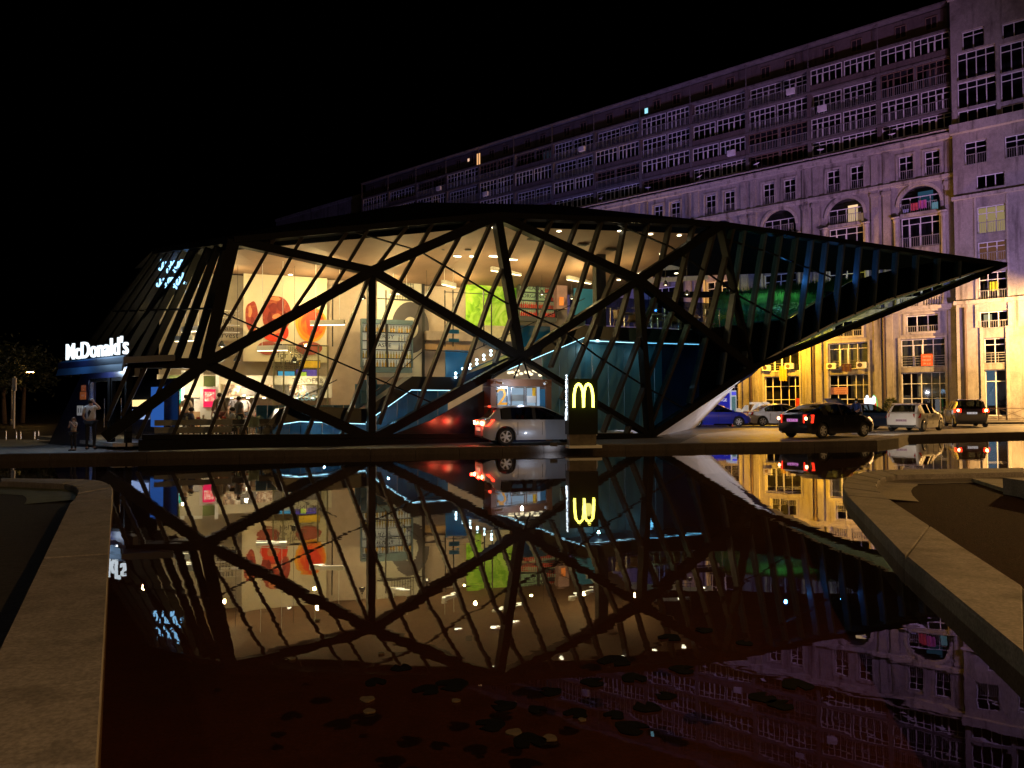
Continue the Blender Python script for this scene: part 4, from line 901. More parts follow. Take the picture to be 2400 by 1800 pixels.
# ================================================================== people builder
def skin_mesh(name, verts, edges, radii, m, parent, root=0, sub=1):
    me = bpy.data.meshes.new(name); me.from_pydata(verts, edges, []); me.materials.append(m); o = link(name, me, parent)
    sk = o.modifiers.new('skin', 'SKIN'); sk.use_smooth_shade = True
    for i, r in enumerate(radii):
        d = me.skin_vertices[0].data[i]; r = r if isinstance(r, tuple) else (r, r); d.radius = r; d.use_root = (i == root)
    sb = o.modifiers.new('sub', 'SUBSURF'); sb.levels = sub; sb.render_levels = sub
    return o
_pc = {}
def pm(col, r=.8):
    if col not in _pc: _pc[col] = mat('fabric_%d' % len(_pc), col, r, 0, .15, 8)
    return _pc[col]
def person(label, loc, rotz, h=1.7, shirt=(.5, .5, .5), trousers=(.03, .03, .04), hair=(.02, .015, .012), arms=None, seated=False, cap=None, fingers=False, long_hair=False, group=None, sleeve=.5, mask=None):
    k = h / 1.72; t_ = thing('person', label, 'person', loc, rotz, group)
    S = lambda p: (p[0] * k, p[1] * k, p[2] * k)
    drop = .5 if seated else 0
    J = dict(pel=(0, 0, .96), belly=(0, .01, 1.08), chest=(0, 0, 1.3), base=(0, -.01, 1.44), neck=(0, 0, 1.5), head=(0, .015, 1.585), top=(0, .01, 1.66))
    for sx, s_ in ((-1, 'l'), (1, 'r')):
        J['hip' + s_] = (sx * .1, 0, .9)
        if seated: J['knee' + s_] = (sx * .13, .44, .93); J['ank' + s_] = (sx * .13, .42, .56); J['toe' + s_] = (sx * .14, .56, .52)
        else: J['knee' + s_] = (sx * .11, .02, .5); J['ank' + s_] = (sx * .115, -.02, .09); J['toe' + s_] = (sx * .13, .13, .04)
        J['sh' + s_] = (sx * .175, -.01, 1.41)
        el, wr = (arms or {}).get(s_, ((.25, -.03, 1.13), (.26, .08, .88)))
        J['el' + s_] = (sx * el[0], el[1], el[2]); J['wr' + s_] = (sx * wr[0], wr[1], wr[2])
        e, w = V(J['el' + s_]), V(J['wr' + s_]); J['ha' + s_] = tuple(w + (w - e).normalized() * .1)
    names = list(J); idx = {n: i for i, n in enumerate(names)}
    E = [('pel', 'belly'), ('belly', 'chest'), ('chest', 'base'), ('base', 'neck'), ('neck', 'head'), ('head', 'top')]
    for s_ in 'lr': E += [('pel', 'hip' + s_), ('hip' + s_, 'knee' + s_), ('knee' + s_, 'ank' + s_), ('ank' + s_, 'toe' + s_), ('base', 'sh' + s_), ('sh' + s_, 'el' + s_), ('el' + s_, 'wr' + s_), ('wr' + s_, 'ha' + s_)]
    R = dict(pel=(.15, .11), belly=(.135, .1), chest=(.15, .105), base=(.09, .07), neck=.05, head=(.078, .09), top=(.055, .065))
    for s_ in 'lr': R.update({'hip' + s_: .085, 'knee' + s_: .055, 'ank' + s_: .038, 'toe' + s_: .035, 'sh' + s_: .06, 'el' + s_: .04, 'wr' + s_: .027, 'ha' + s_: (.03, .016)})
    sc = lambda r, f=1.0: (r[0] * k * f, r[1] * k * f) if isinstance(r, tuple) else r * k * f
    off = V((0, 0, -drop))
    vv = {n: tuple(V(S(p)) + off * k) for n, p in J.items()}
    skin_mesh('body', [vv[n] for n in names], [(idx[a], idx[b]) for a, b in E], [sc(R[n]) for n in names], MT['skin'], t_)
    def garment(nm, ns, es, col, f, extra=None):
        vs = {n: vv[n] for n in ns}; vs.update(extra or {}); nl = list(vs); ii = {n: i for i, n in enumerate(nl)}
        rr = [sc(R.get(n, .055), f) for n in nl]
        return skin_mesh(nm, [vs[n] for n in nl], [(ii[a], ii[b]) for a, b in es], rr, pm(col), t_)
    mids = {'m' + s_: tuple(lerp(V(vv['sh' + s_]), V(vv['el' + s_]), sleeve * 1.6)) for s_ in 'lr'}
    garment('shirt', ['pel', 'belly', 'chest', 'base', 'shl', 'shr'], [('pel', 'belly'), ('belly', 'chest'), ('chest', 'base'), ('base', 'shl'), ('base', 'shr'), ('shl', 'ml'), ('shr', 'mr')], shirt, 1.17, mids)
    garment('trousers', ['pel', 'hipl', 'hipr', 'kneel', 'kneer', 'ankl', 'ankr'], [('pel', 'hipl'), ('pel', 'hipr'), ('hipl', 'kneel'), ('hipr', 'kneer'), ('kneel', 'ankl'), ('kneer', 'ankr')], trousers, 1.13)
    for s_ in 'lr':
        a, b = V(vv['ank' + s_]), V(vv['toe' + s_]); c = lerp(a, b, .55); mb = MB(); mb.ell((c.x, c.y + .01, c.z - .005), .05 * k, .13 * k, .042 * k, 10, 6); mb.obj('shoe', MT['dark'], t_, True)
    hd = V(vv['head']); mb = MB()
    mb.ell((hd.x, hd.y - .018 * k, hd.z + .045 * k), .096 * k, .105 * k, .09 * k, 14, 8)
    if long_hair: mb.ell((hd.x, hd.y - .06 * k, hd.z - .06 * k), .1 * k, .07 * k, .16 * k, 12, 8)
    mb.obj('hair', pm(hair, .6), t_, True)
    fz = hd.y + .093 * k; mb = MB()
    for sx in (-1, 1): mb.ell((hd.x + sx * .03 * k, fz - .006, hd.z + .005 * k), .011 * k, .008 * k, .007 * k, 8, 5)
    mb.obj('eyes', MT['dark'], t_)
    if mask: mb = MB(); mb.ell((hd.x, fz - .035 * k, hd.z - .045 * k), .06 * k, .05 * k, .045 * k, 12, 7); mb.obj('face_mask', pm(mask), t_, True)
    else:
        mb = MB(); mb.ell((hd.x, fz, hd.z - .018 * k), .012 * k, .02 * k, .02 * k, 8, 5); mb.obj('nose', MT['skin'], t_, True)
    if cap: mb = MB(); mb.ell((hd.x, hd.y - .005, hd.z + .07 * k), .1 * k, .11 * k, .075 * k, 12, 7); mb.box(hd.x - .07 * k, hd.y + .06 * k, hd.z + .06 * k, hd.x + .07 * k, hd.y + .19 * k, hd.z + .075 * k); mb.obj('cap', pm(cap), t_, True)
    if fingers:
        for s_ in 'lr':
            w, hnd = V(vv['wr' + s_]), V(vv['ha' + s_]); d = (hnd - w).normalized(); side = d.cross(V((0, 1, 0))); side = side.normalized() if side.length > .1 else V((1, 0, 0)); nrm = d.cross(side)
            mb = MB()
            for i, ln in enumerate((.062, .075, .07, .055)):
                b0 = hnd - d * .012 + side * (i - 1.5) * .017 * k; b1 = b0 + d * ln * .55 * k; mb.tube(b0, b1, .0085 * k, .008 * k, 6); mb.tube(b1, b1 + (d * .8 + nrm * .5) * ln * .5 * k, .008 * k, .006 * k, 6)
            th = w + d * .035 * k - side * .024 * k; mb.tube(th, th + (d * .7 - side * .6) * .06 * k, .011 * k, .008 * k, 6); mb.obj('fingers', MT['skin'], t_, True)
    return t_
def rpos(u, v, w, z): p = at_w(u, v, w); return r2w(p.x, w, z)

# ================================================================== interior fittings
# ---- lights in the ceiling
def on_ceiling(u, v):
    lo = None
    for i in range(400):
        w = .3 + i * .022; p = at_w(u, v, w)
        if p.z > ceil_z(p.x, w) - .01: return V((p.x, w, ceil_z(p.x, w)))
    return None
M_down = glow('downlight_warm', (1, .86, .58), 9); M_vent = mat('dark_vent', (.05, .04, .03), .7)
for u, v, sq in [(648, 648, 1), (681, 643, 0), (718, 637, 1), (793, 622, 1), (858, 607, 1), (992, 597, 1), (1070, 600, 1), (1105, 600, 0), (1157, 600, 1), (1202, 608, 1), (1268, 575, 0), (1310, 541, 0), (1366, 584, 0), (1387, 591, 0),
                 (1592, 551, 0), (1149, 532, 0), (1550, 594, 0), (1553, 605, 0), (1605, 590, 0), (1452, 540, 0), (1525, 548, 0), (520, 690, 0), (510, 672, 0), (540, 662, 1), (1275, 630, 0), (1450, 655, 0), (1500, 640, 0), (1585, 640, 0), (1640, 660, 0)]:
    p = on_ceiling(u, v)
    if p is None: continue
    mb = MB()
    if sq: mb.box(p.x - .2, p.y - .09, p.z - .035, p.x + .2, p.y + .09, p.z - .02)
    else: mb.lathe([(.1, p.z - .035), (.1, p.z - .02)], 12, (p.x, p.y, 0))
    mb.obj('downlight', M_down, CEIL)
for u, v in [(626, 637), (585, 645), (727, 620), (879, 588), (1034, 583), (1097, 584), (660, 590)]:
    p = on_ceiling(u, v)
    if p is not None: mb = MB(); mb.lathe([(.15, p.z - .06), (.13, p.z - .02)], 14, (p.x, p.y, 0)); mb.obj('speaker', M_vent, CEIL)
for u, v in [(1252, 558), (1362, 573), (1430, 583)]:
    p = on_ceiling(u, v)
    if p is not None:
        mb = MB(); mb.box(p.x - .3, p.y - .3, p.z - .05, p.x + .3, p.y + .3, p.z - .03)
        for i in range(4): mb.box(p.x - .26, p.y - .24 + i * .13, p.z - .075, p.x + .26, p.y - .2 + i * .13, p.z - .05)
        mb.obj('air_vent', M_vent, CEIL)
WARM = (1, .75, .32)
for s_, w, z, pw in [(-2.2, 5.0, 5.4, 70), (.4, 3.0, 5.2, 100), (.8, 6.5, 6.6, 105), (4.2, 3.5, 6.6, 95), (4.6, 7.0, 6.6, 120), (7.8, 3.5, 6.9, 105), (8.0, 7.2, 6.8, 120), (11.2, 4.0, 7.2, 80), (11.8, 7.2, 7.2, 80), (14.2, 4.5, 7.3, 85), (17.0, 4.5, 7.5, 110), (19.2, 3.5, 7.6, 50)]:
    lamp('ceiling_light', (s_, w, z), pw * 1.7, WARM, .05, RST)
for s_, w, z, pw in [(-.8, 5.4, 2.3, 70), (1.6, 5.6, 2.3, 70), (4.0, 5.8, 2.3, 55)]:
    lamp('counter_light', (s_, w, z), pw * 1.5, (1, .82, .58), .05, RST)
# ---- pendant bars
M_pend = mat('white_pendant', (.75, .7, .6), .4, 0, .05, 2); M_pl = glow('pendant_tube', (1, .83, .5), 6)
for i, (u0, v0, u1, v1, w, lab) in enumerate([(728, 762, 800, 782, 4.5, 'slanting white pendant bar hung before the orange fruit mural'), (604, 822, 668, 838, 4.5, 'lower white pendant bar above the glass screen with words'), (1037, 666, 1078, 646, 5.5, 'pendant bar left of the green lettuce mural'),
        (1152, 634, 1234, 614, 5.5, 'pendant bar just before the shelves of red bottles'), (428, 778, 470, 790, 5, 'short pendant bar high in the left corner window'), (412, 800, 455, 812, 5.5, 'lowest short pendant bar in the left corner window'),
        (915, 690, 950, 704, 6, 'small pendant bar before the ring poster'), (1330, 655, 1400, 632, 6, 'pendant bar left of the dark upper floor column'), (1430, 640, 1520, 622, 6, 'pendant bar right of the dark upper floor column')]):
    p, q = at_w(u0, v0, w), at_w(u1, v1, w); q.z = p.z; d = (q - p); t_ = rthing('pendant_lamp', lab, 'lamp', p.x, w, p.z, 'pendant bars')
    e = V((d.x, (1.2 if v1 < v0 else -1.2) * .6, 0)); mb = MB(); mb.beam((0, 0, 0), e, .16, .2, (0, 0, 1)); mb.obj('housing', M_pend, t_)
    mb = MB(); mb.beam((0, 0, 0), e, .1, .02, (0, 0, -1), .002); mb.obj('tube', M_pl, t_)
    mb = MB()
    for f in (.15, .85): c = e * f; mb.tube(c + V((0, 0, .2)), c + V((0, 0, max(.5, ceil_z(p.x, w) - p.z - .02))), .012, .012, 5)
    mb.obj('cable', MT['white'], t_)
for i, (u0, v0, w, lab) in enumerate([(520, 812, 5.5, 'left of the first mural fruit'), (556, 846, 5.0, 'under the first mural fruit'), (690, 848, 5.6, 'above the yellow kitchen board'), (850, 700, 5.0, 'right of the steel column'), (1000, 706, 6.0, 'right of the ring poster'), (1270, 690, 6.2, 'before the red bottles'), (1340, 700, 6.2, 'right of the red bottles'), (1560, 668, 4.5, 'over the upper floor chairs'), (1610, 690, 4.0, 'over the rightmost upper floor chairs')]):
    p = at_w(u0, v0, w); t_ = rthing('pendant_lamp', 'small cone pendant ' + lab, 'lamp', p.x, w, p.z, 'cone pendants'); mb = MB(); mb.lathe([(.16, 0), (.06, .2), (.03, .24)], 14); mb.obj('shade', MT['dark'], t_, True); mb = MB(); mb.ell((0, 0, .03), .06, .06, .06, 10, 6); mb.obj('bulb', M_pl, t_); mb = MB(); mb.tube((0, 0, .24), (0, 0, max(.5, ceil_z(p.x, w) - p.z)), .008, .008, 5); mb.obj('cable', MT['dark'], t_)
for u, w in ((1043, 6), (1062, 6), (1134, 6), (1152, 6), (905, 5.5), (780, 6.2)):
    p = at_w(u, 690, w); mb = MB(); mb.box(p.x - .025, w, at_w(u, 812, w).z, p.x + .025, w + .05, at_w(u, 680, w).z); mb.obj('thin_post', MT['dark'], RST)
mb = MB(); mb.beam(at_w(1043, 684, 6), at_w(1152, 690, 6), .03, .03, (0, 1, 0)); mb.obj('thin_rail', MT['dark'], RST)
for i, s_ in enumerate(('roots', 'leaf', 'grain', 'harvest')):   # word wall at the far left
    p = at_w(530, 735 + i * 17, 7.6); text('wall_lettering', s_, .34, MT['dark'], RST, p, (PI / 2, 0, 0), .01)
    p2_, q2_ = at_w(503, 726 + i * 17, 7.66), at_w(562, 729 + i * 17, 7.66); mb = MB(); mb.box(p2_.x, 7.66, q2_.z, q2_.x, 7.9, p2_.z); mb.obj('wall_shelf', MT['white'], RST)
# ---- murals
def artmat(name, c1, c2, c3, scale, dist=3.0, em=0):
    m = bpy.data.materials.new(name); m.use_nodes = True; t = m.node_tree; N = t.nodes; b = N['Principled BSDF']; b.inputs['Roughness'].default_value = .6
    tc = N.new('ShaderNodeTexCoord'); no = N.new('ShaderNodeTexNoise'); no.inputs['Scale'].default_value = scale; no.inputs['Distortion'].default_value = dist; no.inputs['Detail'].default_value = 4; t.links.new(tc.outputs['Object'], no.inputs['Vector'])
    cr = N.new('ShaderNodeValToRGB'); e = cr.color_ramp; e.elements[0].position = .33; e.elements[0].color = (*c1, 1); e.elements[1].position = .68; e.elements[1].color = (*c3, 1); k = e.elements.new(.5); k.color = (*c2, 1)
    t.links.new(no.outputs[0], cr.inputs[0]); t.links.new(cr.outputs[0], b.inputs['Base Color'])
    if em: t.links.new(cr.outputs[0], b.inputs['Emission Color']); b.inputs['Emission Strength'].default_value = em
    return m
MW = 8.5
def panel_thing(name, label, cat, u0, v0, u1, v1, w, m, nm='panel', th=.06):
    p, q = at_w(u0, v0, w), at_w(u1, v1, w); t_ = rthing(name, label, cat, p.x, w, q.z); mb = MB(); mb.box(0, 0, 0, q.x - p.x, th, p.z - q.z); mb.obj(nm, m, t_)
    return t_, p, q
fm_, p0, q0 = panel_thing('wall_mural', 'cream wall mural of big red and orange fruits', 'mural', 571, 640, 766, 850, MW, mat('cream_mural', (.78, .68, .5), .7, 0, .06, 1.5))
def disc(t_, u, v, ru, rv, m, nm, y=-.02, wob=.05, p=None):
    c = at_w(u, v, MW); x = c.x - p.x; z = c.z - at_w(u, 850 if t_ is fm_ else QZ, MW).z
    k = 1 / 1750 * (RO + RN * MW + RE * c.x).y; n = 28; pts = []
    for i in range(n):
        a = 2 * PI * i / n; r = 1 + wob * math.sin(3 * a + u) + wob * .6 * math.sin(5 * a + v); pts.append((x + ru * k * r * math.cos(a), y, c.z - t_.location.z + rv * k * r * math.sin(a)))
    mb = MB(); mb.prism(pts, (0, .015, 0)); return mb.obj(nm, m, t_)
M_tom = artmat('tomato_print', (.42, .05, .02), (.33, .04, .03), (.55, .14, .05), .9); M_tom2 = mat('red_fruit_print', (.85, .05, .015), .55, 0, .1, 1.2)
M_org = artmat('orange_print', (.95, .12, .01), (.95, .2, .02), (.9, .07, .01), .6); M_rim_y = mat('yellow_rind_print', (.95, .45, .03), .55, 0, .1, 2); M_shade = mat('maroon_print', (.42, .1, .07), .6, 0, .1, 2)
disc(fm_, 590, 743, 14, 38, M_tom, 'printed_fruit', -.02, .06, p0); disc(fm_, 648, 738, 33, 46, M_tom, 'printed_fruit', -.022, .03, p0); disc(fm_, 645, 778, 31, 24, M_tom2, 'printed_fruit', -.026, .02, p0)
disc(fm_, 729, 760, 36, 42, M_rim_y, 'printed_fruit', -.024, .02, p0); disc(fm_, 731, 758, 32, 38, mat('amber_print', (.95, .28, .02), .55, 0, .1, 2), 'printed_fruit', -.042, .02, p0); disc(fm_, 733, 757, 27, 33, M_org, 'printed_fruit', -.06, .02, p0); disc(fm_, 735, 755, 18, 24, M_tom2, 'printed_fruit', -.078, .03, p0); disc(fm_, 724, 816, 30, 16, M_shade, 'printed_fruit', -.065, .02, p0); disc(fm_, 630, 816, 26, 16, M_shade, 'printed_fruit', -.05, .02, p0)
M_vein = mat('dark_fruit_vein', (.24, .02, .015), .6, 0, .2, 3); M_hi = mat('fruit_highlight', (.80, .28, .12), .5, 0, .15, 3)
for u, v, a, b, m_ in ((586, 730, 4, 14, M_hi), (592, 755, 5, 12, M_vein), (640, 722, 9, 12, M_vein), (658, 716, 8, 14, M_vein), (650, 742, 12, 6, M_hi), (632, 745, 5, 14, M_vein), (666, 742, 5, 14, M_vein), (645, 700, 12, 5, M_hi), (642, 776, 14, 8, M_hi)): disc(fm_, u, v, a, b, m_, 'printed_detail', -.046, .12, p0)
gm_, p1, q1 = panel_thing('wall_mural', 'bright green lettuce leaf mural on the back wall', 'mural', 1092, 636, 1214, 800, 8.6, artmat('lettuce_print', (.10, .30, .01), (.32, .62, .03), (.5, .75, .08), .55, 4.0, .18))  # emission makes the print look lit, though it is no lamp
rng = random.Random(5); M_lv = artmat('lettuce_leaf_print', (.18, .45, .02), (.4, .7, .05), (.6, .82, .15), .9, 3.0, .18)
for i in range(11):
    u, v = rng.uniform(1108, 1196), rng.uniform(655, 770); c = at_w(u, v, 8.6); n = 22; a0 = rng.random() * 6; R_ = rng.uniform(.35, .7)
    pts = [(c.x - p1.x + R_ * (1 + .18 * math.sin(4 * a + a0) + .1 * math.sin(9 * a)) * math.cos(a), -.02 - .012 * i, c.z - q1.z + 1.25 * R_ * (1 + .16 * math.sin(5 * a + a0)) * math.sin(a)) for a in [2 * PI * k / n for k in range(n)]]
    pts = [(min(max(x, .02), q1.x - p1.x - .02), y, min(max(z, .02), p1.z - q1.z - .02)) for x, y, z in pts]; mb = MB(); mb.prism(pts, (0, .011, 0)); mb.obj('printed_leaf', M_lv, gm_)
wp_, p2, q2 = panel_thing('wall_poster', 'tall white poster with a dark grey ring behind the left bottle shelf', 'poster', 884, 632, 988, 885, 8.6, mat('white_poster', (.72, .68, .58), .6, 0, .06, 2))
cr_ = at_w(962, 768, 8.6); mb = MB(); n = 32; k_ = 36.5 / 1750
for i in range(n):
    t0, t1 = 2 * PI * i / n, 2 * PI * (i + 1) / n
    mb.prism([(cr_.x - p2.x + r * k_ * 46 * math.cos(a), -.015, cr_.z - q2.z + r * k_ * 62 * math.sin(a)) for r, a in ((.42, t0), (.42, t1), (1, t1), (1, t0))], (0, .014, 0))
mb.obj('printed_ring', mat('charcoal_print', (.10, .09, .10), .7, 0, .15, 1.5), wp_)
c0, c1 = at_w(918, 640, 8.6), at_w(968, 706, 8.6); mb = MB()
for i in range(9): x = lerp(c0.x, c1.x, i / 8) - p2.x; mb.box(x, -.02, c1.z - q2.z, x + .02, -.004, c0.z - q2.z)
for i in range(9): z = lerp(c1.z, c0.z, i / 8) - q2.z; mb.box(c0.x - p2.x, -.03, z, c1.x - p2.x, -.021, z + .02)
mb.obj('printed_grid', MT['dark'], wp_)
mb = MB(); x = at_w(990, 700, 8.55).x - p2.x; mb.box(x, -.05, .0, x + .12, .05, p2.z - q2.z); mb.box(.0, -.05, at_w(900, 702, 8.6).z - q2.z, x, -.031, at_w(900, 702, 8.6).z - q2.z + .06); mb.obj('frame', MT['dark'], wp_)
# ---- bottle shelves
_bm = {}
def bottle_mesh(col, em):
    key = (col, em)
    if key not in _bm: _bm[key] = MB().lathe([(.045, 0), (.05, .02), (.05, .17), (.02, .24), (.018, .31), (.022, .315), (.022, .33)], 8).mesh('bottle', mat('bottle_%d' % len(_bm), col, .25, 0, .2, 6, emis=em), True)
    return _bm[key]
def shelf(label, u0, v0, u1, v1, w, words, cols, glowc, base_m, gname):
    p, q = at_w(u0, v0, w), at_w(u1, v1, w); W_, H_ = q.x - p.x, p.z - q.z; t_ = rthing('bottle_shelf', label, 'shelf', p.x, w, q.z, 'lit bottle shelves')
    mb = MB(); mb.box(0, .3, 0, W_, .33, H_); mb.obj('back_panel', mat(gname, glowc, .5, 0, .1, 2, emis=.35), t_)
    mb = MB(); mb.box(-.05, 0, 0, 0, .33, H_ + .22); mb.box(W_, 0, 0, W_ + .05, .33, H_ + .22); mb.box(0, 0, H_, W_, .33, H_ + .22); mb.box(0, .0, -.25, W_, .33, 0); mb.obj('cabinet', base_m, t_)
    mb = MB(); mb.box(W_ / 2 - .02, .0, 0, W_ / 2 + .02, .29, H_); mb.obj('divider', MT['dark'], t_)
    for r in range(5):
        z = H_ * r / 5; mb = MB(); mb.box(0, .02, z, W_, .29, z + .03); mb.obj('shelf_board', MT['dark'], t_)
        row = 4 - r
        n = 18; wd_ = words.get(row)
        for i in range(n):
            f = (i + .5) / n
            if wd_ and f < .72: continue
            if abs(f - .5) < .025: continue
            c = cols[(row + (i % 3 == 0)) % len(cols)]; o = link('bottle', bottle_mesh(c, .12), t_, (W_ * f, .16, z + .032)); o.scale = (1, 1, min(1.3, H_ / 5 / .42))
        if wd_: text('lettering', wd_, H_ / 5 * .62, MT['dark'], t_, (W_ * .4, .02, z + H_ / 10 + .01), (PI / 2, 0, 0), .008, sx=1.15)
    return t_
shelf('lit shelf of amber and grey bottles with the words ENERGY and TASTE', 850, 757, 966, 862, 7.9, {1: 'ENERGY', 2: 'TASTE'}, [(.5, .3, .05), (.35, .35, .3), (.3, .3, .32), (.5, .4, .12)], (.72, .68, .5), mat('blue_grey_cabinet', (.1, .16, .2), .5), 'shelf_back_cream')
shelf('lit shelf of red bottles with the words BALANCE and ORGANIC', 1218, 645, 1304, 745, 7.9, {1: 'BALANCE', 2: 'ORGANIC'}, [(.6, .03, .02), (.5, .05, .02)], (.30, .42, .2), mat('dark_cabinet', (.06, .06, .06), .5), 'shelf_back_green')
# ---- glass screen with words
p, q = at_w(642, 806, 5.0), at_w(768, 966, 5.0); t_ = rthing('glass_screen', 'tall glass screen with thin posts and rows of printed words', 'screen', p.x, 5.0, Z1); W_, H_ = q.x - p.x, p.z - Z1
mb = MB(); mb.face([(0, 0, 0), (W_, 0, 0), (W_, 0, H_), (0, 0, H_)]); mb.obj('pane', glass('screen_glass', (.82, .86, .8), 1.3), t_)
for x in (0, W_ * .18, W_ * .82, W_): mb = MB(); mb.box(x - .03, -.03, 0, x + .03, .03, H_); mb.obj('post', mat('olive_post', (.25, .22, .12), .5), t_)
mb = MB(); mb.box(0, -.02, H_ - .05, W_, .02, H_); mb.obj('rail', MT['dark'], t_)
for s_, u, v, sz in [('Grilled', 680, 820, .38), ('for toast', 686, 833, .36), ('Fruits', 682, 848, .4), ('correct', 655, 860, .2), ('COLLECT', 690, 862, .2), ('TENDER&', 722, 893, .3), ('Fresh', 690, 905, .25), ('soft&s', 705, 930, .5), ('Free', 690, 920, .25)]:
    c = at_w(u, v, 5.0); text('lettering', s_, sz, mat('grey_vinyl', (.12, .11, .08), .6) if 'soft' not in s_ else mat('blue_vinyl', (.25, .5, .6), .6, emis=.3), t_, (c.x - p.x, -.015, c.z - Z1), (PI / 2, 0, 0), .002)
# ---- colourful counter seen behind the screen
for u0, v0, u1, v1, w, col, em, nm, lab in [(652, 870, 690, 908, 7.0, (.05, .3, .6), .8, 'menu_screen', 'blue lit menu screen behind the glass screen with words'), (695, 866, 742, 900, 7.2, (.12, .08, .45), .6, 'menu_screen', 'violet menu screen over the kitchen counter'), (702, 845, 750, 862, 7.2, (.75, .42, .03), .5, 'menu_board', 'yellow board above the kitchen menu screens'),
        (706, 872, 718, 910, 6.8, (.5, .75, .1), .5, 'menu_banner', 'lime green banner by the kitchen counter'), (716, 900, 740, 914, 6.6, (.6, .04, .03), .4, 'food_box', 'red box on the kitchen counter'), (648, 905, 770, 912, 6.9, (.6, .55, .45), .0, 'counter_shelf', 'pale shelf under the kitchen menu screens')]:
    t2, a_, b_ = panel_thing(nm, lab, nm.split('_')[1], u0, v0, u1, v1, w, mat(nm + '_face', col, .4, 0, .3, 3, emis=em), 'face', .08)
    mb = MB(); mb.box(-.03, .082, -.03, b_.x - a_.x + .03, .14, a_.z - b_.z + .03); mb.obj('casing', MT['dark'], t2)
# ---- order kiosks
def kiosk(label, u0, v0, u1, v1, w, col, top):
    p, q = at_w(u0, v0, w), at_w(u1, v1, w); t_ = rthing('order_kiosk', label, 'kiosk', p.x, w, Z1, 'order kiosks'); W_ = q.x - p.x; zb, zt = q.z - Z1, p.z - Z1
    mb = MB(); mb.box(-.12, .05, 0, W_ + .12, .35, zt + .1); mb.obj('body', MT['white'], t_)
    mb = MB(); mb.box(0, .0, zb, W_, .049, zt); mb.obj('screen', glow('kiosk_screen', col, 1.5), t_)
    mb = MB(); mb.box(W_ * .1, -.01, zb + (zt - zb) * .32, W_ * .9, -.001, zb + (zt - zb) * .85); mb.obj('screen_picture', top, t_)
    mb = MB(); mb.box(0, .0, zt + .12, W_, .06, zt + .55); mb.box(.1, .02, zt + .1, W_ - .1, .05, zt + .12); mb.obj('header', mat('olive_header', (.14, .17, .05), .6, 0, .2, 4), t_); return t_
kiosk('order kiosk with green and white screen, behind the yellow shirt', 396, 911, 424, 950, 6.0, (.0, .35, .22), glow('kiosk_white', (.8, .95, 1), 1.8))
k2 = kiosk('order kiosk with bright red screen in the middle of the hall', 477, 912, 505, 954, 5.6, (.75, .02, .08), artmat('food_print', (.8, .03, .06), (.85, .3, .25), (.9, .8, .7), 6, 1, .9))
for i, (u0, u1, w) in enumerate(((455, 476, 6.6), (425, 434, 6.6), (506, 513, 6.2))): rpanel(u0, 868, u1, 985, w, mat('bright_column', (.8, .75, .65), .5, emis=.12), 'white_column', RST, .4)
rpanel(440, 965, 520, 1000, 6.2, MT['wood'], 'counter_front', RST, .5)
for i in range(5): rpanel(508, 884 + i * 11, 530, 886 + i * 11, 6.6, MT['wood'], 'shelf_board', RST, .3)
# ---- window bench, stools, tables and chairs
p, q = at_w(362, 980, .75), at_w(543, 1028, .75); t_ = rthing('bench', 'long grey bench with two wide back slats just inside the window', 'bench', p.x, .75, Z1); W_ = q.x - p.x
for z in (.3, .55): mb = MB(); mb.box(0, 0, z, W_, .05, z + .2); mb.obj('back_slat', MT['grey'], t_)
mb = MB(); mb.box(0, .08, .28, W_, .5, .33); mb.obj('seat', MT['grey'], t_)
for i in range(5): x = lerp(.05, W_ - .1, i / 4); mb = MB(); mb.box(x, .02, 0, x + .05, .45, .28); mb.obj('leg', MT['dark'], t_)
def stool(label, u, w):
    s_ = at_w(u, 1000, w).x; t_ = rthing('bar_stool', label, 'stool', s_, w, Z1, 'black stools by the window'); mb = MB(); mb.box(-.24, -.2, .5, .24, .2, .56); mb.box(-.24, .16, .56, .24, .2, .74); mb.obj('seat', MT['black_plastic'], t_)
    for x in (-.2, .2):
        for y in (-.16, .16): mb = MB(); mb.tube((x, y, 0), (x * .8, y * .8, .5), .02); mb.obj('leg', MT['dark'], t_)
stool('black stool beside the right end of the bench', 562, .8); stool('black stool nearest the foot of the stairs', 625, .9)
def chair(label, u, w, z, rz, shell, group, legm=None):
    s_ = at_w(u, 950, w).x; t_ = rthing('chair', label, 'chair', s_, w, z, group, rz)
    mb = MB(); pr = []; n = 9
    for i in range(n):
        a = i / (n - 1); yy, zz = (-.22 + a * .8 * .5, .44 - .03 * math.sin(a * PI)) if a < .5 else (.18 + .1 * (a - .5), .45 + (a - .5) * .78)
        hw = .22 + .03 * math.sin(a * PI * 2); cu = .05 * (1 if a > .3 else .3); pr.append([(-hw, yy - cu, zz), (-hw * .5, yy, zz - .02), (hw * .5, yy, zz - .02), (hw, yy - cu, zz)])
    mb.add([p for r in pr for p in r], [(i * 4 + k, i * 4 + k + 1, i * 4 + k + 5, i * 4 + k + 4) for i in range(n - 1) for k in range(3)]); o = mb.obj('shell', shell, t_, True); so = o.modifiers.new('thick', 'SOLIDIFY'); so.thickness = .02
    for x in (-.17, .17):
        for y in (-.16, .15): mb = MB(); mb.tube((x * 1.2, y * 1.25, 0), (x * .8, y * .8, .43), .014); mb.obj('leg', legm or MT['wood'], t_)
SAGE = mat('sage_green_shell', (.22, .27, .2), .45); WSH = mat('cream_shell', (.6, .55, .42), .45)
chair('sage green chair with blue seat seen past the window stools', 595, 2.6, Z1, PI, SAGE, 'cafe chairs')
chair('cream chair of the seated person beside the glass screen', 785, 4.2, Z1, .4, WSH, 'cafe chairs')
chair('cream chair half hidden at the left of the glass screen posts', 752, 4.6, Z1, -.5, WSH, 'cafe chairs')
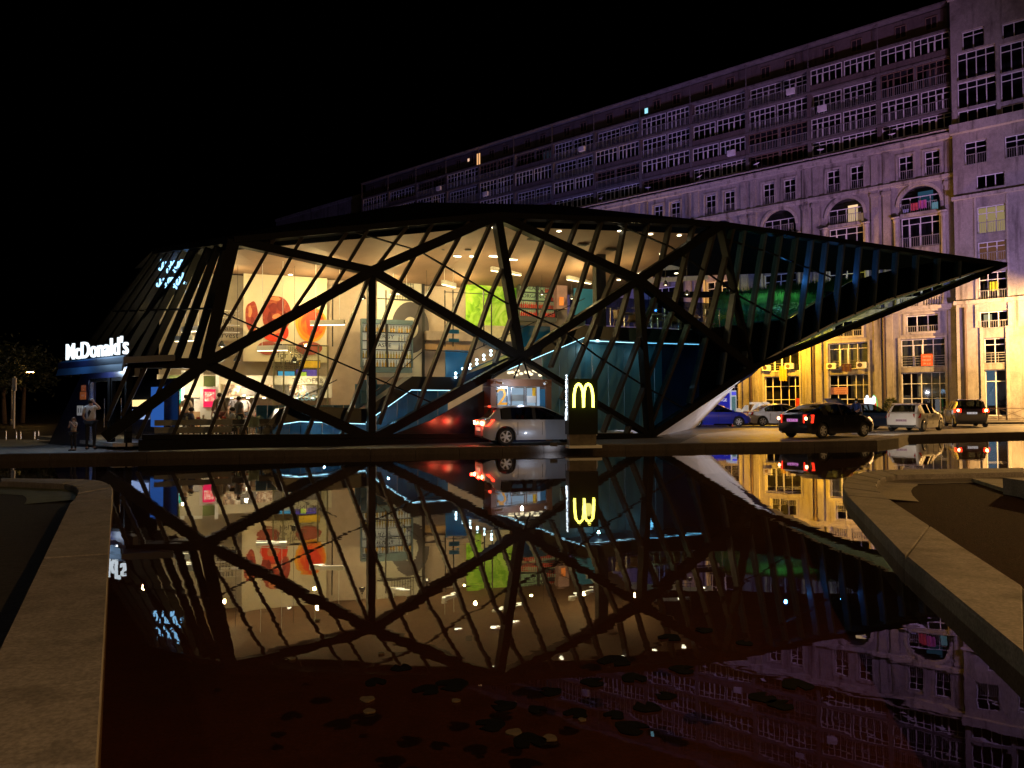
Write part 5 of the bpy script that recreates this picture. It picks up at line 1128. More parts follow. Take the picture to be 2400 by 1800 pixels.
def table(label, u, w, z=Z1, r=.4, group='cafe tables', hgt=.74):
    s_ = at_w(u, 950, w).x; t_ = rthing('cafe_table', label, 'table', s_, w, z, group); mb = MB(); mb.lathe([(r, hgt - .03), (r, hgt)], 20); mb.obj('tabletop', MT['white'], t_); mb = MB(); mb.tube((0, 0, .03), (0, 0, hgt - .03), .035); mb.obj('leg', MT['chrome'], t_); mb = MB(); mb.lathe([(.26, 0), (.24, .03)], 16); mb.obj('base', MT['dark'], t_)
table('small white round table right of the seated person', 822, 4.4); table('white round table beside the wooden tray stand', 665, 3.2); table('white round table behind the window stools', 600, 3.4)
t_ = rthing('tray_stand', 'wooden tray stand with trays near the stairs', 'stand', at_w(640, 960, 3.6).x, 3.6, Z1); mb = MB(); mb.box(-.3, -.2, 0, .3, .2, .85); mb.obj('cabinet', MT['wood'], t_); mb = MB(); mb.box(-.28, -.18, .86, .28, .18, .95); mb.obj('tray', MT['white'], t_)
# more seating and clutter on the ground floor
SEATS = [(470, 1.9, 'left'), (530, 2.2, 'second from left'), (585, 4.6, 'third from left'), (645, 5.4, 'fourth from left'), (700, 3.4, 'fifth from left'), (845, 3.6, 'sixth from left'), (930, 4.4, 'rightmost')]
for i, (u, w, pl_) in enumerate(SEATS):
    table('wooden cafe table in the hall, ' + pl_ + ' of the wooden ones', u, w, Z1, .38, 'wooden cafe tables')
    t2 = COL.objects['cafe_table.%03d' % (i + 3)] if i + 3 < 100 else None
    for c_ in (t2.children if t2 else []):
        if c_.name.startswith('tabletop'): c_.data.materials[0] = MT['wood']
    for sd, rz in ((-1, PI / 2), (1, -PI / 2)):
        chair(('sage' if i % 2 else 'cream') + ' chair ' + ('left' if sd < 0 else 'right') + ' of the ' + pl_ + ' wooden cafe table', u + sd * 19, w, Z1, rz, SAGE if i % 2 else WSH, 'hall chairs')
    c = at_w(u, 950, w); t3 = rthing('food_tray', 'tray with cup and box on the ' + pl_ + ' wooden cafe table', 'tray', c.x, w, Z1 + .745, 'food trays'); mb = MB(); mb.box(-.2, -.14, 0, .2, .14, .015); mb.obj('tray', MT['dark'], t3); mb = MB(); mb.lathe([(.03, .016), (.042, .15)], 10, (.1, .02, 0)); mb.obj('cup', MT['white'], t3); mb = MB(); mb.box(-.14, -.06, .016, .0, .07, .08); mb.obj('box', mat('red_card', (.6, .05, .03), .6), t3)
SH_ = [(.1, .12, .3), (.5, .1, .08), (.6, .55, .5), (.08, .25, .2), (.3, .3, .35)]
for i, (u, w, rz, lab) in enumerate(((449, 1.9, -PI / 2, 'person in navy sitting at the left wooden cafe table'), (604, 4.6, PI / 2, 'person in red sitting at the third wooden cafe table'), (681, 3.4, -PI / 2, 'person in pale grey sitting at the fifth wooden cafe table'), (826, 3.6, -PI / 2, 'person in green sitting at the sixth wooden cafe table'), (545, 2.2, PI / 2, 'person in grey sitting at the second wooden cafe table'))):
    person(lab, rpos(u, 950, w, Z1), TH + rz, 1.68, SH_[i], seated=True, group='people inside the restaurant', sleeve=.7, arms=dict(l=((.24, .12, 1.14), (.14, .36, 1.12)), r=((.24, .12, 1.14), (.14, .36, 1.1))))
for i in range(6):
    p = at_w(545 + i * 38, 884 - i * 1.2, 6.36); mb = MB(); mb.box(p.x - .35, 6.3, zb_ + .1, p.x + .35, 6.39, zb_ + .55); mb.obj('menu_board', artmat('menu_print_%d' % i, (.05, .05, .05), (.35, .2, .1), (.8, .7, .5), 5 + i, 1, .5) if i % 2 == 0 else mat('board_dark_%d' % i, (.12, .1, .08), .5), RST)
    mb = MB(); mb.lathe([(.07, zb_ - .03), (.07, zb_ - .005)], 10, (p.x, 6.7, 0)); mb.obj('downlight', M_down, RST)
# upper floor furniture
UZ = at_w(1500, 770, 3).z - .15
UZ2 = at_w(1450, 765, 1.1).z + .02
BR = mat('bentwood', (.36, .24, .13), .45, 0, .2, 4)
for i, (u, w, rz) in enumerate([(1452, 1.9, 1.8), (1482, 2.6, 2.8), (1506, 1.9, -.4), (1532, 2.7, 3.3), (1556, 1.9, .4), (1580, 2.6, 2.9), (1640, 1.9, .3), (1664, 2.3, -.3), (1604, 2.0, 1.2)]):
    chair(['leftmost bentwood chair on the upper floor', 'second bentwood chair on the upper floor from the dark column', 'third bentwood chair on the upper floor from the dark column', 'fourth bentwood chair on the upper floor from the dark column', 'fifth bentwood chair on the upper floor from the dark column', 'sixth bentwood chair on the upper floor from the dark column',
           'bentwood chair left of the rightmost pair on the upper floor', 'rightmost bentwood chair on the upper floor by the garden', 'seventh bentwood chair on the upper floor from the dark column'][i], u, w, UZ2, rz, BR, 'upper floor chairs', BR)
for u, w, lab in ((1466, 2.3, 'left dining table on the upper floor'), (1544, 2.3, 'middle dining table on the upper floor'), (1622, 2.4, 'right dining table on the upper floor near the garden')): table(lab, u, w, UZ2, .45, 'upper floor tables')
a = at_w(1397, 590, 3.0); b = at_w(1421, 760, 3.0); mb = MB(); mb.box(a.x, 3.0, UZ2, b.x, 3.35, ceil_z(a.x, 3.1)); mb.obj('column', MT['dark'], RST)
mb = MB(); rz0 = at_w(1500, 717, 1.6).z
mb.tube(at_w(1420, 722, 1.3), at_w(1690, 724, 1.3), .02)
for u in range(1430, 1690, 32): p = at_w(u, 723, 1.3); mb.tube((p.x, 1.3, UZ2), (p.x, 1.3, p.z), .015)
mb.obj('upper_railing', MT['chrome'], RST)
rpanel(1305, 668, 1330, 725, 7.0, mat('mauve_column', (.30, .17, .16), .6), 'round_pier', RST, .4); pz = at_w(1316, 706, 6.95); mb = MB(); mb.box(pz.x - .12, 6.93, pz.z - .22, pz.x + .12, 6.97, pz.z + .22); mb.obj('orange_notice', mat('orange_notice', (.85, .25, .05), .6, emis=.2), RST)
rpanel(1345, 675, 1395, 740, 7.5, MT['blue'], 'blue_guard'); 
for v, w in ((612, 8), (640, 8.4)):   # ceiling coves on the right
    p, q = at_w(1300, v + 30, w), at_w(1660, v + 10, w); mb = MB(); mb.beam(p, q, .25, .1, (0, 1, 0)); mb.obj('ceiling_cove', mat('cove_%d' % v, (.7, .6, .42), .5, emis=.06), RST)
rpanel(1000, 775, 1112, 800, 8.2, mat('mezzanine_panel', (.42, .34, .28), .6), 'mezzanine_edge', RST, .5); rpanel(1130, 762, 1215, 800, 8.2, mat('mezzanine_cream', (.7, .62, .4), .6), 'mezzanine_edge', RST, .5); rpanel(1000, 806, 1112, 822, 8.0, MT['wood'], 'mezzanine_edge', RST, .3)
rpanel(1052, 772, 1076, 782, 4.2, MT['blue'], 'blue_sign'); rpanel(1052, 793, 1076, 802, 4.2, MT['blue'], 'blue_sign')
# garden terrace in the cantilever: sloping lawn seen through the glass
M_grass = mat('lawn_soil', (.012, .05, .012), .9, 0, .4, 6)
gA, gB, gC, gD = at_w(1650, 770, 3.0), at_w(1840, 745, 3.0), at_w(2000, 655, 6.5), at_w(1690, 690, 8.5)
mb = MB(); mb.prism([gA, gB, gC, gD], (0, 0, -.15)); tag(mb.obj('terrace_bed', M_grass, None, False, RO, TH), 'sloping planted bed behind the cantilever glass', 'planting')
rng = random.Random(11); gr = MB()
for i in range(9000):
    a, b = rng.random(), rng.random(); p = lerp(lerp(gA, gB, a), lerp(gD, gC, a), b); h = rng.uniform(.1, .42); dx, dy = rng.uniform(-.08, .08), rng.uniform(-.08, .08); w = .025
    gr.add([p + V((-w, 0, 0)), p + V((w, 0, 0)), p + V((dx, dy, h))], [(0, 1, 2)])
tag(gr.obj('grass', mat('lawn_blades', (.05, .2, .03), .7, 0, .75, 1.6), None, False, RO, TH), 'bright green grass growing on the sloping terrace bed', 'grass', kind='stuff')
sh = MB()
for i in range(1500):
    a = rng.random() ** .8; b = rng.uniform(0, .22); p = lerp(lerp(gA, gB, a), lerp(gD, gC, a), b) + V((0, -.05, rng.uniform(.1, .4))); s_ = .06; d = V((rng.uniform(-1, 1), rng.uniform(-1, 1), rng.uniform(-1, 1))).normalized() * s_; e = d.orthogonal().normalized() * s_ * .5
    sh.add([p - e, p + d, p + e, p - d], [(0, 1, 2, 3)])
tag(sh.obj('ground_cover', mat('ground_cover_leaves', (.12, .24, .03), .6, 0, .6, 2.0), None, False, RO, TH), 'leafy yellow green ground cover along the lower edge of the terrace', 'ground cover', kind='stuff')
lamp('garden_light', (gA + gC) / 2 + V((0, -.4, 2.2)), 620, (.75, 1, .6), .05, RST, 120, (gA + gC) / 2 + V((0, 0, 0)), .7); lamp('fin_light', at_w(1830, 640, 1.2), 80, (.12, .4, 1), .05, RST); lamp('fin_light', at_w(1960, 640, 1.0), 40, (.1, .35, 1), .05, RST); lamp('garden_light', gB + V((.3, .2, 1.4)), 60, (.25, .6, 1), .05, RST, 130, gB + V((-.8, .3, 0)), .7)
# ---- people inside
person('person in a dark coat standing at the left order kiosk', rpos(388, 1000, 4.6, Z1), TH, 1.72, (.05, .05, .07), sleeve=1, group='people inside the restaurant')
person('person in a yellow shirt standing at the left order kiosk', rpos(405, 1000, 4.4, Z1), TH + .2, 1.6, (.7, .42, .03), (.05, .05, .1), group='people inside the restaurant', sleeve=.6)
person('person in a pale top just right of the green kiosk screen', rpos(436, 1000, 4.8, Z1), TH - .5, 1.7, (.65, .55, .5), group='people inside the restaurant')
person('dark haired person just right of the red kiosk screen', rpos(514, 1000, 3.6, Z1), TH + .4, 1.75, (.2, .14, .1), (.1, .02, .02), group='people inside the restaurant', sleeve=.9)
person('staff member in a white cap behind the counter, left one', rpos(550, 960, 6.6, Z1), TH + PI, 1.75, (.3, .28, .33), cap=(.7, .7, .75), group='people inside the restaurant')
person('staff member in a white cap behind the counter, right one', rpos(572, 960, 6.2, Z1), TH + PI, 1.7, (.5, .45, .45), cap=(.75, .75, .75), group='people inside the restaurant')
person('person bending over the tables behind the stools', rpos(560, 980, 2.8, Z1), TH - 1.0, 1.6, (.25, .25, .28), (.05, .05, .05), group='people inside the restaurant')
person('person in dark clothes sitting on the cream chair near the stairs', rpos(785, 960, 4.15, Z1), TH + .4 + PI, 1.7, (.04, .04, .05), seated=True, group='people inside the restaurant', sleeve=1)

# ================================================================== cars
def interp(pts, x):
    if x <= pts[0][0]: return pts[0][1]
    for (a, b), (c, d) in zip(pts, pts[1:]):
        if x <= c:
            t_ = (x - a) / (c - a); t_ = t_ * t_ * (3 - 2 * t_) * .35 + t_ * .65; return b + (d - b) * t_
    return pts[-1][1]
PROF = dict(
    hatch=dict(top=[(0, .50), (.012, .64), (.05, .68), (.13, .93), (.2, .98), (.36, 1.0), (.52, .975), (.76, .665), (.84, .63), (.95, .54), (1, .42)], rw=(.055, .135), ws=(.53, .755), pil=((.16, .24), (.42, .45)), ends=(.15, .72), belt=.62),
    lift=dict(top=[(0, .50), (.012, .66), (.05, .70), (.14, .82), (.3, .96), (.44, 1.0), (.56, .97), (.78, .66), (.86, .6), (.95, .52), (1, .38)], rw=(.06, .27), ws=(.57, .775), pil=((.2, .27), (.46, .485)), ends=(.19, .74), belt=.63),
    sedan=dict(top=[(0, .46), (.012, .62), (.06, .665), (.15, .69), (.3, .94), (.42, 1.0), (.55, .985), (.73, .67), (.82, .63), (.95, .54), (1, .42)], rw=(.165, .295), ws=(.565, .725), pil=((.29, .325), (.45, .475)), ends=(.22, .69), belt=.63),
    suv=dict(top=[(0, .48), (.012, .6), (.03, .64), (.09, .93), (.16, .985), (.36, 1.0), (.56, .97), (.73, .69), (.82, .66), (.95, .58), (1, .42)], rw=(.034, .092), ws=(.57, .725), pil=((.14, .2), (.38, .41)), ends=(.13, .69), belt=.63))
CARMESH = {}
def car(label, kind, paint, loc, rotz, L_=4.3, W_=1.76, H_=1.48, brake=0.0, plate='', plate_col=None, head=0.0, indic=0.0, third=0.0, rimn=6, trunk_open=False):
    pr = PROF[kind]; t_ = thing('parked_car', label, 'car', loc, rotz, 'parked cars')
    wr = .315 * (1.12 if kind == 'suv' else 1); fx = (.19, .81); zs0 = .19 * (1.2 if kind == 'suv' else 1); N_ = 72; belt = pr['belt'] * H_
    xs = sorted({i / N_ for i in range(N_ + 1)} | {v for p in pr['pil'] for v in p} | set(pr['rw']) | set(pr['ws']) | set(pr['ends']))
    secs = []
    for f in xs:
        x = -L_ / 2 + f * L_; e = abs(2 * f - 1); hw = W_ / 2 * (1 - .13 * e ** 5 - .05 * max(0, e - .93) / .07); zt = interp(pr['top'], f) * H_
        zs = zs0 + .12 * max(0, e - .86) / .14
        for a in fx:
            d = abs(f - a) * L_
            if d < wr + .055: zs = max(zs, wr + math.sqrt((wr + .055) ** 2 - d * d))
        bl = belt + .05 * (1 - f) * H_ * .6; zb = min(bl, zt - .035); cab = max(0, min(1, (zt - bl) / (H_ - bl))); rwid = lerp(.9, .73, cab); mz = max(zs + .02, min(.42 * H_, zb - .05)); lz = max(zs + .01, min(.28 * H_, mz - .01))
        P_ = [(hw * .8, zs), (hw * .955, zs), (hw * .99, lz), (hw, mz), (hw * .975, max(mz + .005, zb - .07)), (hw * .95, zb), (hw * rwid, zt - .05 * cab - .012), (hw * rwid * .82, zt - .012 * cab), (hw * rwid * .45, zt + .004), (0, zt + .006)]
        secs.append([(x, y, z) for y, z in P_])
    groups = dict(body=MB(), side_window=MB(), windshield=MB(), rear_window=MB(), pillar=MB())
    for i in range(len(xs) - 1):
        f = (xs[i] + xs[i + 1]) / 2
        for j_ in range(9):
            g_ = 'body'
            if j_ == 5 and pr['ends'][0] < f < pr['ends'][1]:
                g_ = 'pillar' if any(a < f < b for a, b in pr['pil']) else 'side_window'
            if j_ >= 6:
                if pr['ws'][0] < f < pr['ws'][1]: g_ = 'windshield'
                elif pr['rw'][0] < f < pr['rw'][1]: g_ = 'rear_window'
            if j_ == 6 and g_ in ('windshield', 'rear_window'): g_ = 'body'
            for s_ in (1, -1):
                q_ = [secs[i][j_], secs[i + 1][j_], secs[i + 1][j_ + 1], secs[i][j_ + 1]]; groups[g_].face([(x, y * s_, z) for x, y, z in q_])
    for sec in (secs[0], secs[-1]):
        groups['body'].face([p for p in sec] + [(x, -y, z) for x, y, z in sec[-2::-1]])
    def fin(mb, nm, m):
        me = mb.mesh(nm, m); bm = bmesh.new(); bm.from_mesh(me); bmesh.ops.remove_doubles(bm, verts=bm.verts, dist=.0005); bmesh.ops.recalc_face_normals(bm, faces=bm.faces)
        for f_ in bm.faces: f_.smooth = True
        for e_ in bm.edges:
            if len(e_.link_faces) == 2 and e_.calc_face_angle(0) > .6: e_.smooth = False
        bm.to_mesh(me); bm.free(); return link(nm, me, t_)
    fin(groups['body'], 'body', paint)
    for g_, m_ in (('pillar', MT['black_plastic']), ('side_window', MT['carglass'])):
        cells = {}
        for fc in groups[g_].f:
            ps = [groups[g_].v[i] for i in fc]; cx = sum(p[0] for p in ps) / 4; fr_ = (cx + L_ / 2) / L_
            key = (ps[0][1] > 0, sum(fr_ > e for pl_ in pr['pil'] for e in pl_)); cells.setdefault(key, MB()).face(ps)
        for mb_ in cells.values(): fin(mb_, g_, m_)
    for g_ in ('windshield', 'rear_window'): fin(groups[g_], g_, MT['carglass'])
    mb = MB(); mb.box(-L_ * .46, -W_ * .4, zs0 + .02, L_ * .46, W_ * .4, .42 * H_); mb.obj('underbody', MT['black_plastic'], t_)
    mb = MB(); mb.box(-L_ * .3, -W_ * .36, .42 * H_ + .01, L_ * .2, W_ * .36, .5 * H_)
    for x in (-.12, .1):
        for y in (-.38, .38): mb.box(x * L_ - .1, y - .22, .5 * H_, x * L_ + .02, y + .22, .74 * H_)
    mb.obj('interior', MT['dark'], t_)
    # wheels
    for a in fx:
        for s_ in (1, -1):
            x = -L_ / 2 + a * L_; y = s_ * (W_ / 2 - .115); wv = MB()
            wv.lathe([(wr * .68, -.1), (wr * .93, -.1), (wr, -.06), (wr, .06), (wr * .93, .1), (wr * .68, .1)], 24, (0, 0, 0), 'y', False); w_ = wv.obj('wheel', MT['rubber'], t_, True, (x, y, wr))
            r_ = MB(); yo = s_ * .085; r_.lathe([(wr * .62, yo - .02), (wr * .69, yo - .005), (wr * .69, yo + .012), (wr * .63, yo + .012)], 24, (0, 0, 0), 'y', False); r_.lathe([(wr * .17, yo - .02), (wr * .16, yo + .012)], 12, (0, 0, 0), 'y')
            for k in range(rimn):
                an = 2 * PI * k / rimn + .2; d = V((math.cos(an), 0, math.sin(an))); r_.beam(d * wr * .12 + V((0, yo, 0)), d * wr * .65 + V((0, yo, 0)), wr * .2, .03, (0, s_, 0), -.02)
            r_.obj('rim', MT['rim'], w_)
            r2 = MB(); r2.lathe([(wr * .66, yo - s_ * .06), (wr * .66, yo - s_ * .055)], 18, (0, 0, 0), 'y'); r2.obj('brake_disc', MT['dark'], w_)
    # lights, plates, mirrors, handles
    tz = .56 * H_ if kind != 'suv' else .6 * H_
    for s_ in (1, -1):
        mb = MB(); hw = W_ / 2
        if kind == 'hatch': mb.prism([(-L_ / 2 + .02, s_ * (hw * .70), tz - .12), (-L_ / 2 + .01, s_ * hw * .66, tz + .1), (-L_ / 2 + .42, s_ * hw * .93, tz + .12), (-L_ / 2 + .2, s_ * hw * .96, tz - .1)], (-.02, s_ * .035, 0))
        else:
            zz = .12 if kind != 'lift' else .19
            mb.prism([(-L_ / 2 - .01, s_ * hw * .60, tz - zz), (-L_ / 2 - .01, s_ * hw * .60, tz + zz * .8), (-L_ / 2 + .28, s_ * hw * .925, tz + zz * .8), (-L_ / 2 + .2, s_ * hw * .935, tz - zz)], (0, s_ * .05, 0))
        lo = mb.obj('tail_light', mat('tail_lens', (.35, .01, .01), .2, 0, .1, 4) if not brake else glow('tail_lit', (1, .03, .01), brake), t_)
        if brake: c = (-L_ / 2 - .03, s_ * hw * .78, tz); m2 = MB(); m2.ell(c, .03, .07, .07, 10, 6); m2.obj('bulb', glow('brake_bulb', (1, .35, .15) if not (indic and s_ < 0) else (1, .55, .1), brake * 6 + (indic if s_ < 0 else 0)), lo)
        mb = MB(); mb.prism([(L_ / 2 - .06, s_ * hw * .5, .46 * H_), (L_ / 2 - .1, s_ * hw * .55, .54 * H_), (L_ / 2 - .5, s_ * hw * .93, .575 * H_), (L_ / 2 - .28, s_ * hw * .93, .46 * H_)], (.03, s_ * .03, .01)); mb.obj('headlight', mat('head_lens', (.6, .6, .62), .1, 0, .05, 3) if not head else glow('head_lit', (1, .5, .18), head), t_)
        mb = MB(); mb.ell((L_ * .215 + (.0 if kind != 'suv' else -.05), s_ * (hw + .06), belt + .1), .07, .11, .075, 10, 6); mb.obj('wing_mirror', paint, t_, True)
        for x in (-.16, .08): mb = MB(); mb.box(x * L_, s_ * hw * .985 - .02, belt - .14, x * L_ + .19, s_ * hw * .985 + .025, belt - .105); mb.obj('door_handle', paint, t_)
    # shut lines
    for x in (-.21, .0, .2):
        for s_ in (1, -1): mb = MB(); mb.box(x * L_ - .006, s_ * W_ / 2 * .992 - .01, .26 * H_, x * L_ + .006, s_ * W_ / 2 * .992 + .006, belt - .06); mb.obj('door_gap', MT['dark'], t_)
    mb = MB(); pz = (.36 if kind in ('hatch',) else .47) * H_; mb.box(-L_ / 2 - .035, -.26, pz, -L_ / 2 - .012, .26, pz + .115); po = mb.obj('number_plate', plate_col or MT['white'], t_)
    if plate: text('plate_number', plate, .1, MT['dark'], po, (-L_ / 2 - .037, 0, pz + .056), (PI / 2, 0, -PI / 2), .001)
    mb = MB(); mb.box(L_ / 2 - .005, -.26, .3 * H_, L_ / 2 + .03, .26, .3 * H_ + .11); mb.obj('number_plate', MT['white'], t_)
    mb = MB(); mb.box(-L_ / 2 - .02, -W_ * .4, .2 * H_, -L_ / 2 + .2, W_ * .4, .24 * H_); mb.obj('bumper_insert', MT['black_plastic'], t_)
    if third: mb = MB(); xr = -L_ / 2 + L_ * .11; mb.box(xr - .1, -.14, .955 * H_, xr - .05, .14, .985 * H_); mb.obj('high_brake_light', glow('third_brake', (1, .05, .02), third), t_)
    if kind in ('hatch', 'suv'): mb = MB(); xr = -L_ / 2 + L_ * .1; mb.prism([(xr - .12, -W_ * .33, .96 * H_), (xr + .25, -W_ * .34, .985 * H_), (xr + .25, W_ * .34, .985 * H_), (xr - .12, W_ * .33, .96 * H_)], (0, 0, .02)); mb.obj('spoiler', paint, t_)
    mb = MB(); mb.tube((-L_ * .22, 0, .985 * H_), (-L_ * .27, 0, .985 * H_ + .2), .008, .004, 5); mb.obj('antenna', MT['black_plastic'], t_)
    if trunk_open:
        h = V((-L_ * .30, 0, .78 * H_)); d = V((-.62, 0, .62)).normalized(); mb = MB(); n = 8
        mb.prism([h + V((0, -W_ * .38, 0)), h + V((0, W_ * .38, 0)), h + d * .75 + V((0, W_ * .37, 0)), h + d * .95 + V((-.06, W_ * .33, -.12)), h + d * .95 + V((-.06, -W_ * .33, -.12)), h + d * .75 + V((0, -W_ * .37, 0))], V((.05, 0, .06))); mb.obj('trunk_lid', paint, t_)
    return t_
def paintm(name, col, rough=.28, metal=.0): return mat(name, col, rough, metal, .06, 2, spec=.55, coat=.8)
GP = lambda u, v: at_z(u, v, GZ + .003)
def carpos(uc, y): p = at_y(uc, 1000, y); return (p.x, p.y, GZ + .003)
PL_SIL, PL_BLK, PL_WHT, PL_BLU, PL_DBL, PL_SUV = paintm('silver_paint', (.48, .51, .58), .32, .15), paintm('black_paint', (.006, .006, .012)), paintm('white_pearl_paint', (.72, .7, .7)), paintm('bright_blue_paint', (.015, .03, .42)), paintm('dark_blue_paint', (.03, .07, .19)), paintm('dark_brown_paint', (.05, .035, .035))
M_vio = mat('violet_lit_plate', (.6, .2, .55), .5, 0, .05, 3, emis=.9); M_pwh = mat('lit_plate', (.7, .7, .75), .5, 0, .05, 3, emis=.5)
car('silver hatchback with lit brake lights waiting at the serving window', 'hatch', PL_SIL, carpos(1256, 27.9), math.radians(14), 4.35, 1.72, 1.44, 9.0, '', mat('amber_plate', (.8, .5, .3), .5, emis=.7), third=8)
car('black liftback with violet number plate stopped behind the pool kerb', 'lift', PL_BLK, carpos(1938, 32.6), math.radians(31), 4.5, 1.76, 1.5, 2.2, 'SV 417 OC', M_vio, head=3)
car('bright blue car with its front showing beside the blue cash machine', 'hatch', PL_BLU, carpos(1673, 49), math.radians(4), 4.4, 1.8, 1.5, head=.6)
car('white sedan seen side on behind the black car', 'sedan', PL_WHT, carpos(1828, 50), math.radians(3), 4.85, 1.83, 1.47)
car('dark blue sedan with its trunk lid raised between white and black cars', 'sedan', PL_DBL, carpos(2022, 42.5), math.radians(12), 4.6, 1.8, 1.46, trunk_open=True)
car('white hatchback right of the dark blue sedan', 'hatch', PL_WHT, carpos(2146, 39.5), math.radians(43), 4.0, 1.7, 1.46, plate='RR 806 ZG', plate_col=mat('pink_plate', (.45, .3, .4), .5))
car('dark sport utility vehicle with blazing tail lights at the far right', 'suv', PL_SUV, carpos(2262, 46.5), math.radians(68), 4.6, 1.85, 1.7, 4.0, 'IC 220 AA', M_pwh, indic=30)
sc_ = [o for o in COL.objects if o.name.startswith('parked_car') and 'silver' in o.get('label', '')][0]
for s_ in (-.62, .62): lamp('brake_glow', (-2.32, s_, .8), 14, (1, .02, .01), .06, sc_)
bc = [o for o in COL.objects if o.name.startswith('parked_car') and 'black liftback' in o.get('label', '')][0]
for s_ in (-.6, .6): lamp('headlight_beam', (2.32, s_, .72), 260, (1, .86, .68), .05, bc, 70, (9, s_, .4), .8)
# ================================================================== people outside
AR = dict(l=((.30, -.05, 1.38), (.12, -.10, 1.60)), r=((.26, .02, 1.12), (.22, .16, .93)))
wp = at_z(212, 1055, GZ); wom = person('adult in white T-shirt with dark print, back turned, hand to the head', (wp.x, wp.y, GZ), math.radians(10), 1.74, (.72, .69, .66), (.012, .012, .014), arms=dict(r=((.30, -.02, 1.38), (.13, -.08, 1.58)), l=((.26, .04, 1.12), (.2, .18, .95))), fingers=True, long_hair=False, sleeve=.45)
mb = MB(); mb.prism([(-.02, -.155, 1.1), (.06, -.155, 1.3), (.0, -.155, 1.36), (-.05, -.155, 1.25), (-.03, -.155, 1.16)], (0, .01, 0)); mb.obj('shirt_print', MT['dark'], wom)
cp = at_z(172, 1057, GZ); person('small child facing the pool, hands to the mouth, beside the adult in white', (cp.x, cp.y, GZ), math.radians(165), 1.12, (.42, .38, .36), (.03, .03, .04), (.16, .11, .07), arms=dict(l=((.24, .1, 1.15), (.06, .2, 1.4)), r=((.24, .1, 1.15), (.06, .2, 1.36))), fingers=True, long_hair=True, sleeve=.4)
pp_ = at_y(2008, 990, 40.6); person('person in a blue jacket and face mask standing between the cars', (pp_.x, pp_.y, GZ), math.radians(130), 1.74, (.02, .06, .3), (.03, .03, .04), mask=(.4, .6, .8), sleeve=1.1, arms=dict(l=((.26, .08, 1.14), (.15, .28, 1.05)), r=((.26, .08, 1.14), (.12, .28, 1.02))))
# ================================================================== arches sign on the pool kerb
sp = at_z(1366, 1047, .215); MS = thing('arches_sign', 'dark green box sign with glowing yellow arches standing on the kerb', 'sign', (sp.x, sp.y + .35, .2), math.radians(9))
mb = MB(); mb.box(-.5, -.22, .42, .5, .28, 2.28); mb.obj('box', mat('dark_green_box', (.006, .01, .004), .5, 0, .2, 2, spec=.1), MS)
mb = MB(); mb.box(-.46, -.16, 0, .46, .22, .42); mb.obj('base', mat('stained_base', (.10, .085, .07), .6, .3, .4, 4), MS)
mb = MB(); mb.box(-.5, -.3, -.04, .62, .3, 0.05); mb.obj('foot', MT['white'], MS)
M_yel = glow('yellow_neon', (1, .92, .12), 6)
mb = MB(); pts = []
for cx in (-.16, .16):
    for i in range(13):
        a = PI * i / 12; pts.append((cx, a))
def archpts(cx): return [(cx - .165 * math.cos(PI * i / 16), -.27, 1.32 + .78 * math.sin(PI * i / 16) ** .62) for i in range(17)]
for cx in (-.165, .165): mb.path(archpts(cx), .045, 10)
mb.obj('arches', M_yel, MS, True)
lamp('arches_light', (0, -.75, 1.6), 2.5, (1, .9, .2), .2, MS)
gl_ = thing('added_ground_light', 'added white ground light by the arches sign, brightening the silver car', 'light', (sp.x - .95, sp.y + .3, .215)); mb = MB(); mb.box(-.12, -.06, 0, .12, .08, .12); mb.obj('housing', MT['dark'], gl_); mb = MB(); mb.box(-.1, .081, .02, .1, .09, .1); mb.obj('lens', glow('added_ground_lens', (.8, .88, 1), 1.2), gl_); lamp('added_ground_beam', (0, .14, .08), 16, (.72, .82, 1), .04, gl_, 150, (-.6, 2, .6), .6)  # lamp added to brighten the near side of the silver car
M_wn = glow('white_neon', (.8, .92, 1), 3); text('side_lettering', "McDonald's", .26, M_wn, MS, (-.512, .04, 1.82), (PI / 2, PI / 2, -PI / 2), .012)
mb = MB(); mb.lathe([(.09, -.545), (.09, -.512)], 12, (0, .02, 1.12), 'x'); mb.lathe([(.07, -.545), (.07, -.512)], 12, (0, .06, .96), 'x'); mb.obj('side_symbol', M_wn, MS)
# ================================================================== small street things on the right
cm = at_y(1712, 990, 54); t_ = thing('cash_machine', 'bright blue cash machine cabin with a white lit front', 'cash machine', (cm.x, cm.y, GZ), 0)
mb = MB(); mb.box(-1.9, 0, 0, -.02, 1.2, 2.25); mb.obj('cabin', mat('blue_cabin', (.01, .02, .5), .4, 0, .1, 2, emis=.35), t_)
mb = MB(); mb.box(-.0, -.1, 0, .42, 1.2, 2.45); mb.obj('front_frame', mat('white_cabin', (.7, .75, .8), .4, emis=.35), t_); mb = MB(); mb.box(.07, -.12, .5, .36, -.102, 2.0); mb.obj('screen', mat('machine_screen', (.12, .28, .3), .3, 0, .5, 8, emis=.3), t_); mb = MB(); mb.box(.07, -.12, 2.1, .4, -.102, 2.35); mb.obj('header', glow('machine_header', (.1, .1, .7), 1), t_)
text('writing', 'EXCHANGE', .3, mat('white_vinyl', (.8, .8, .85), emis=.6), t_, (-.95, -.01, 1.75), (PI / 2, 0, 0), .004, sx=.9)
lt = at_y(1720, 968, 55.5); LT = thing('letter_sculpture', 'big white block letters standing before the yellow wall', 'letters', (lt.x, lt.y, GZ), 0); M_let = mat('white_letters', (.8, .8, .78), .5, emis=.25)
for ch, u, sz in (('n', 1728, 1.55), ('4', 1746, 1.2), ('Z', 1769, 1.15), ('O', 1793, 1.2)):
    x = at_y(u, 968, 55.5).x - lt.x; text('letter', ch, sz, M_let, LT, (x, 0, .78 + (.35 if u > 1760 else .1)), (PI / 2, 0, .3), .16, bold=.03)
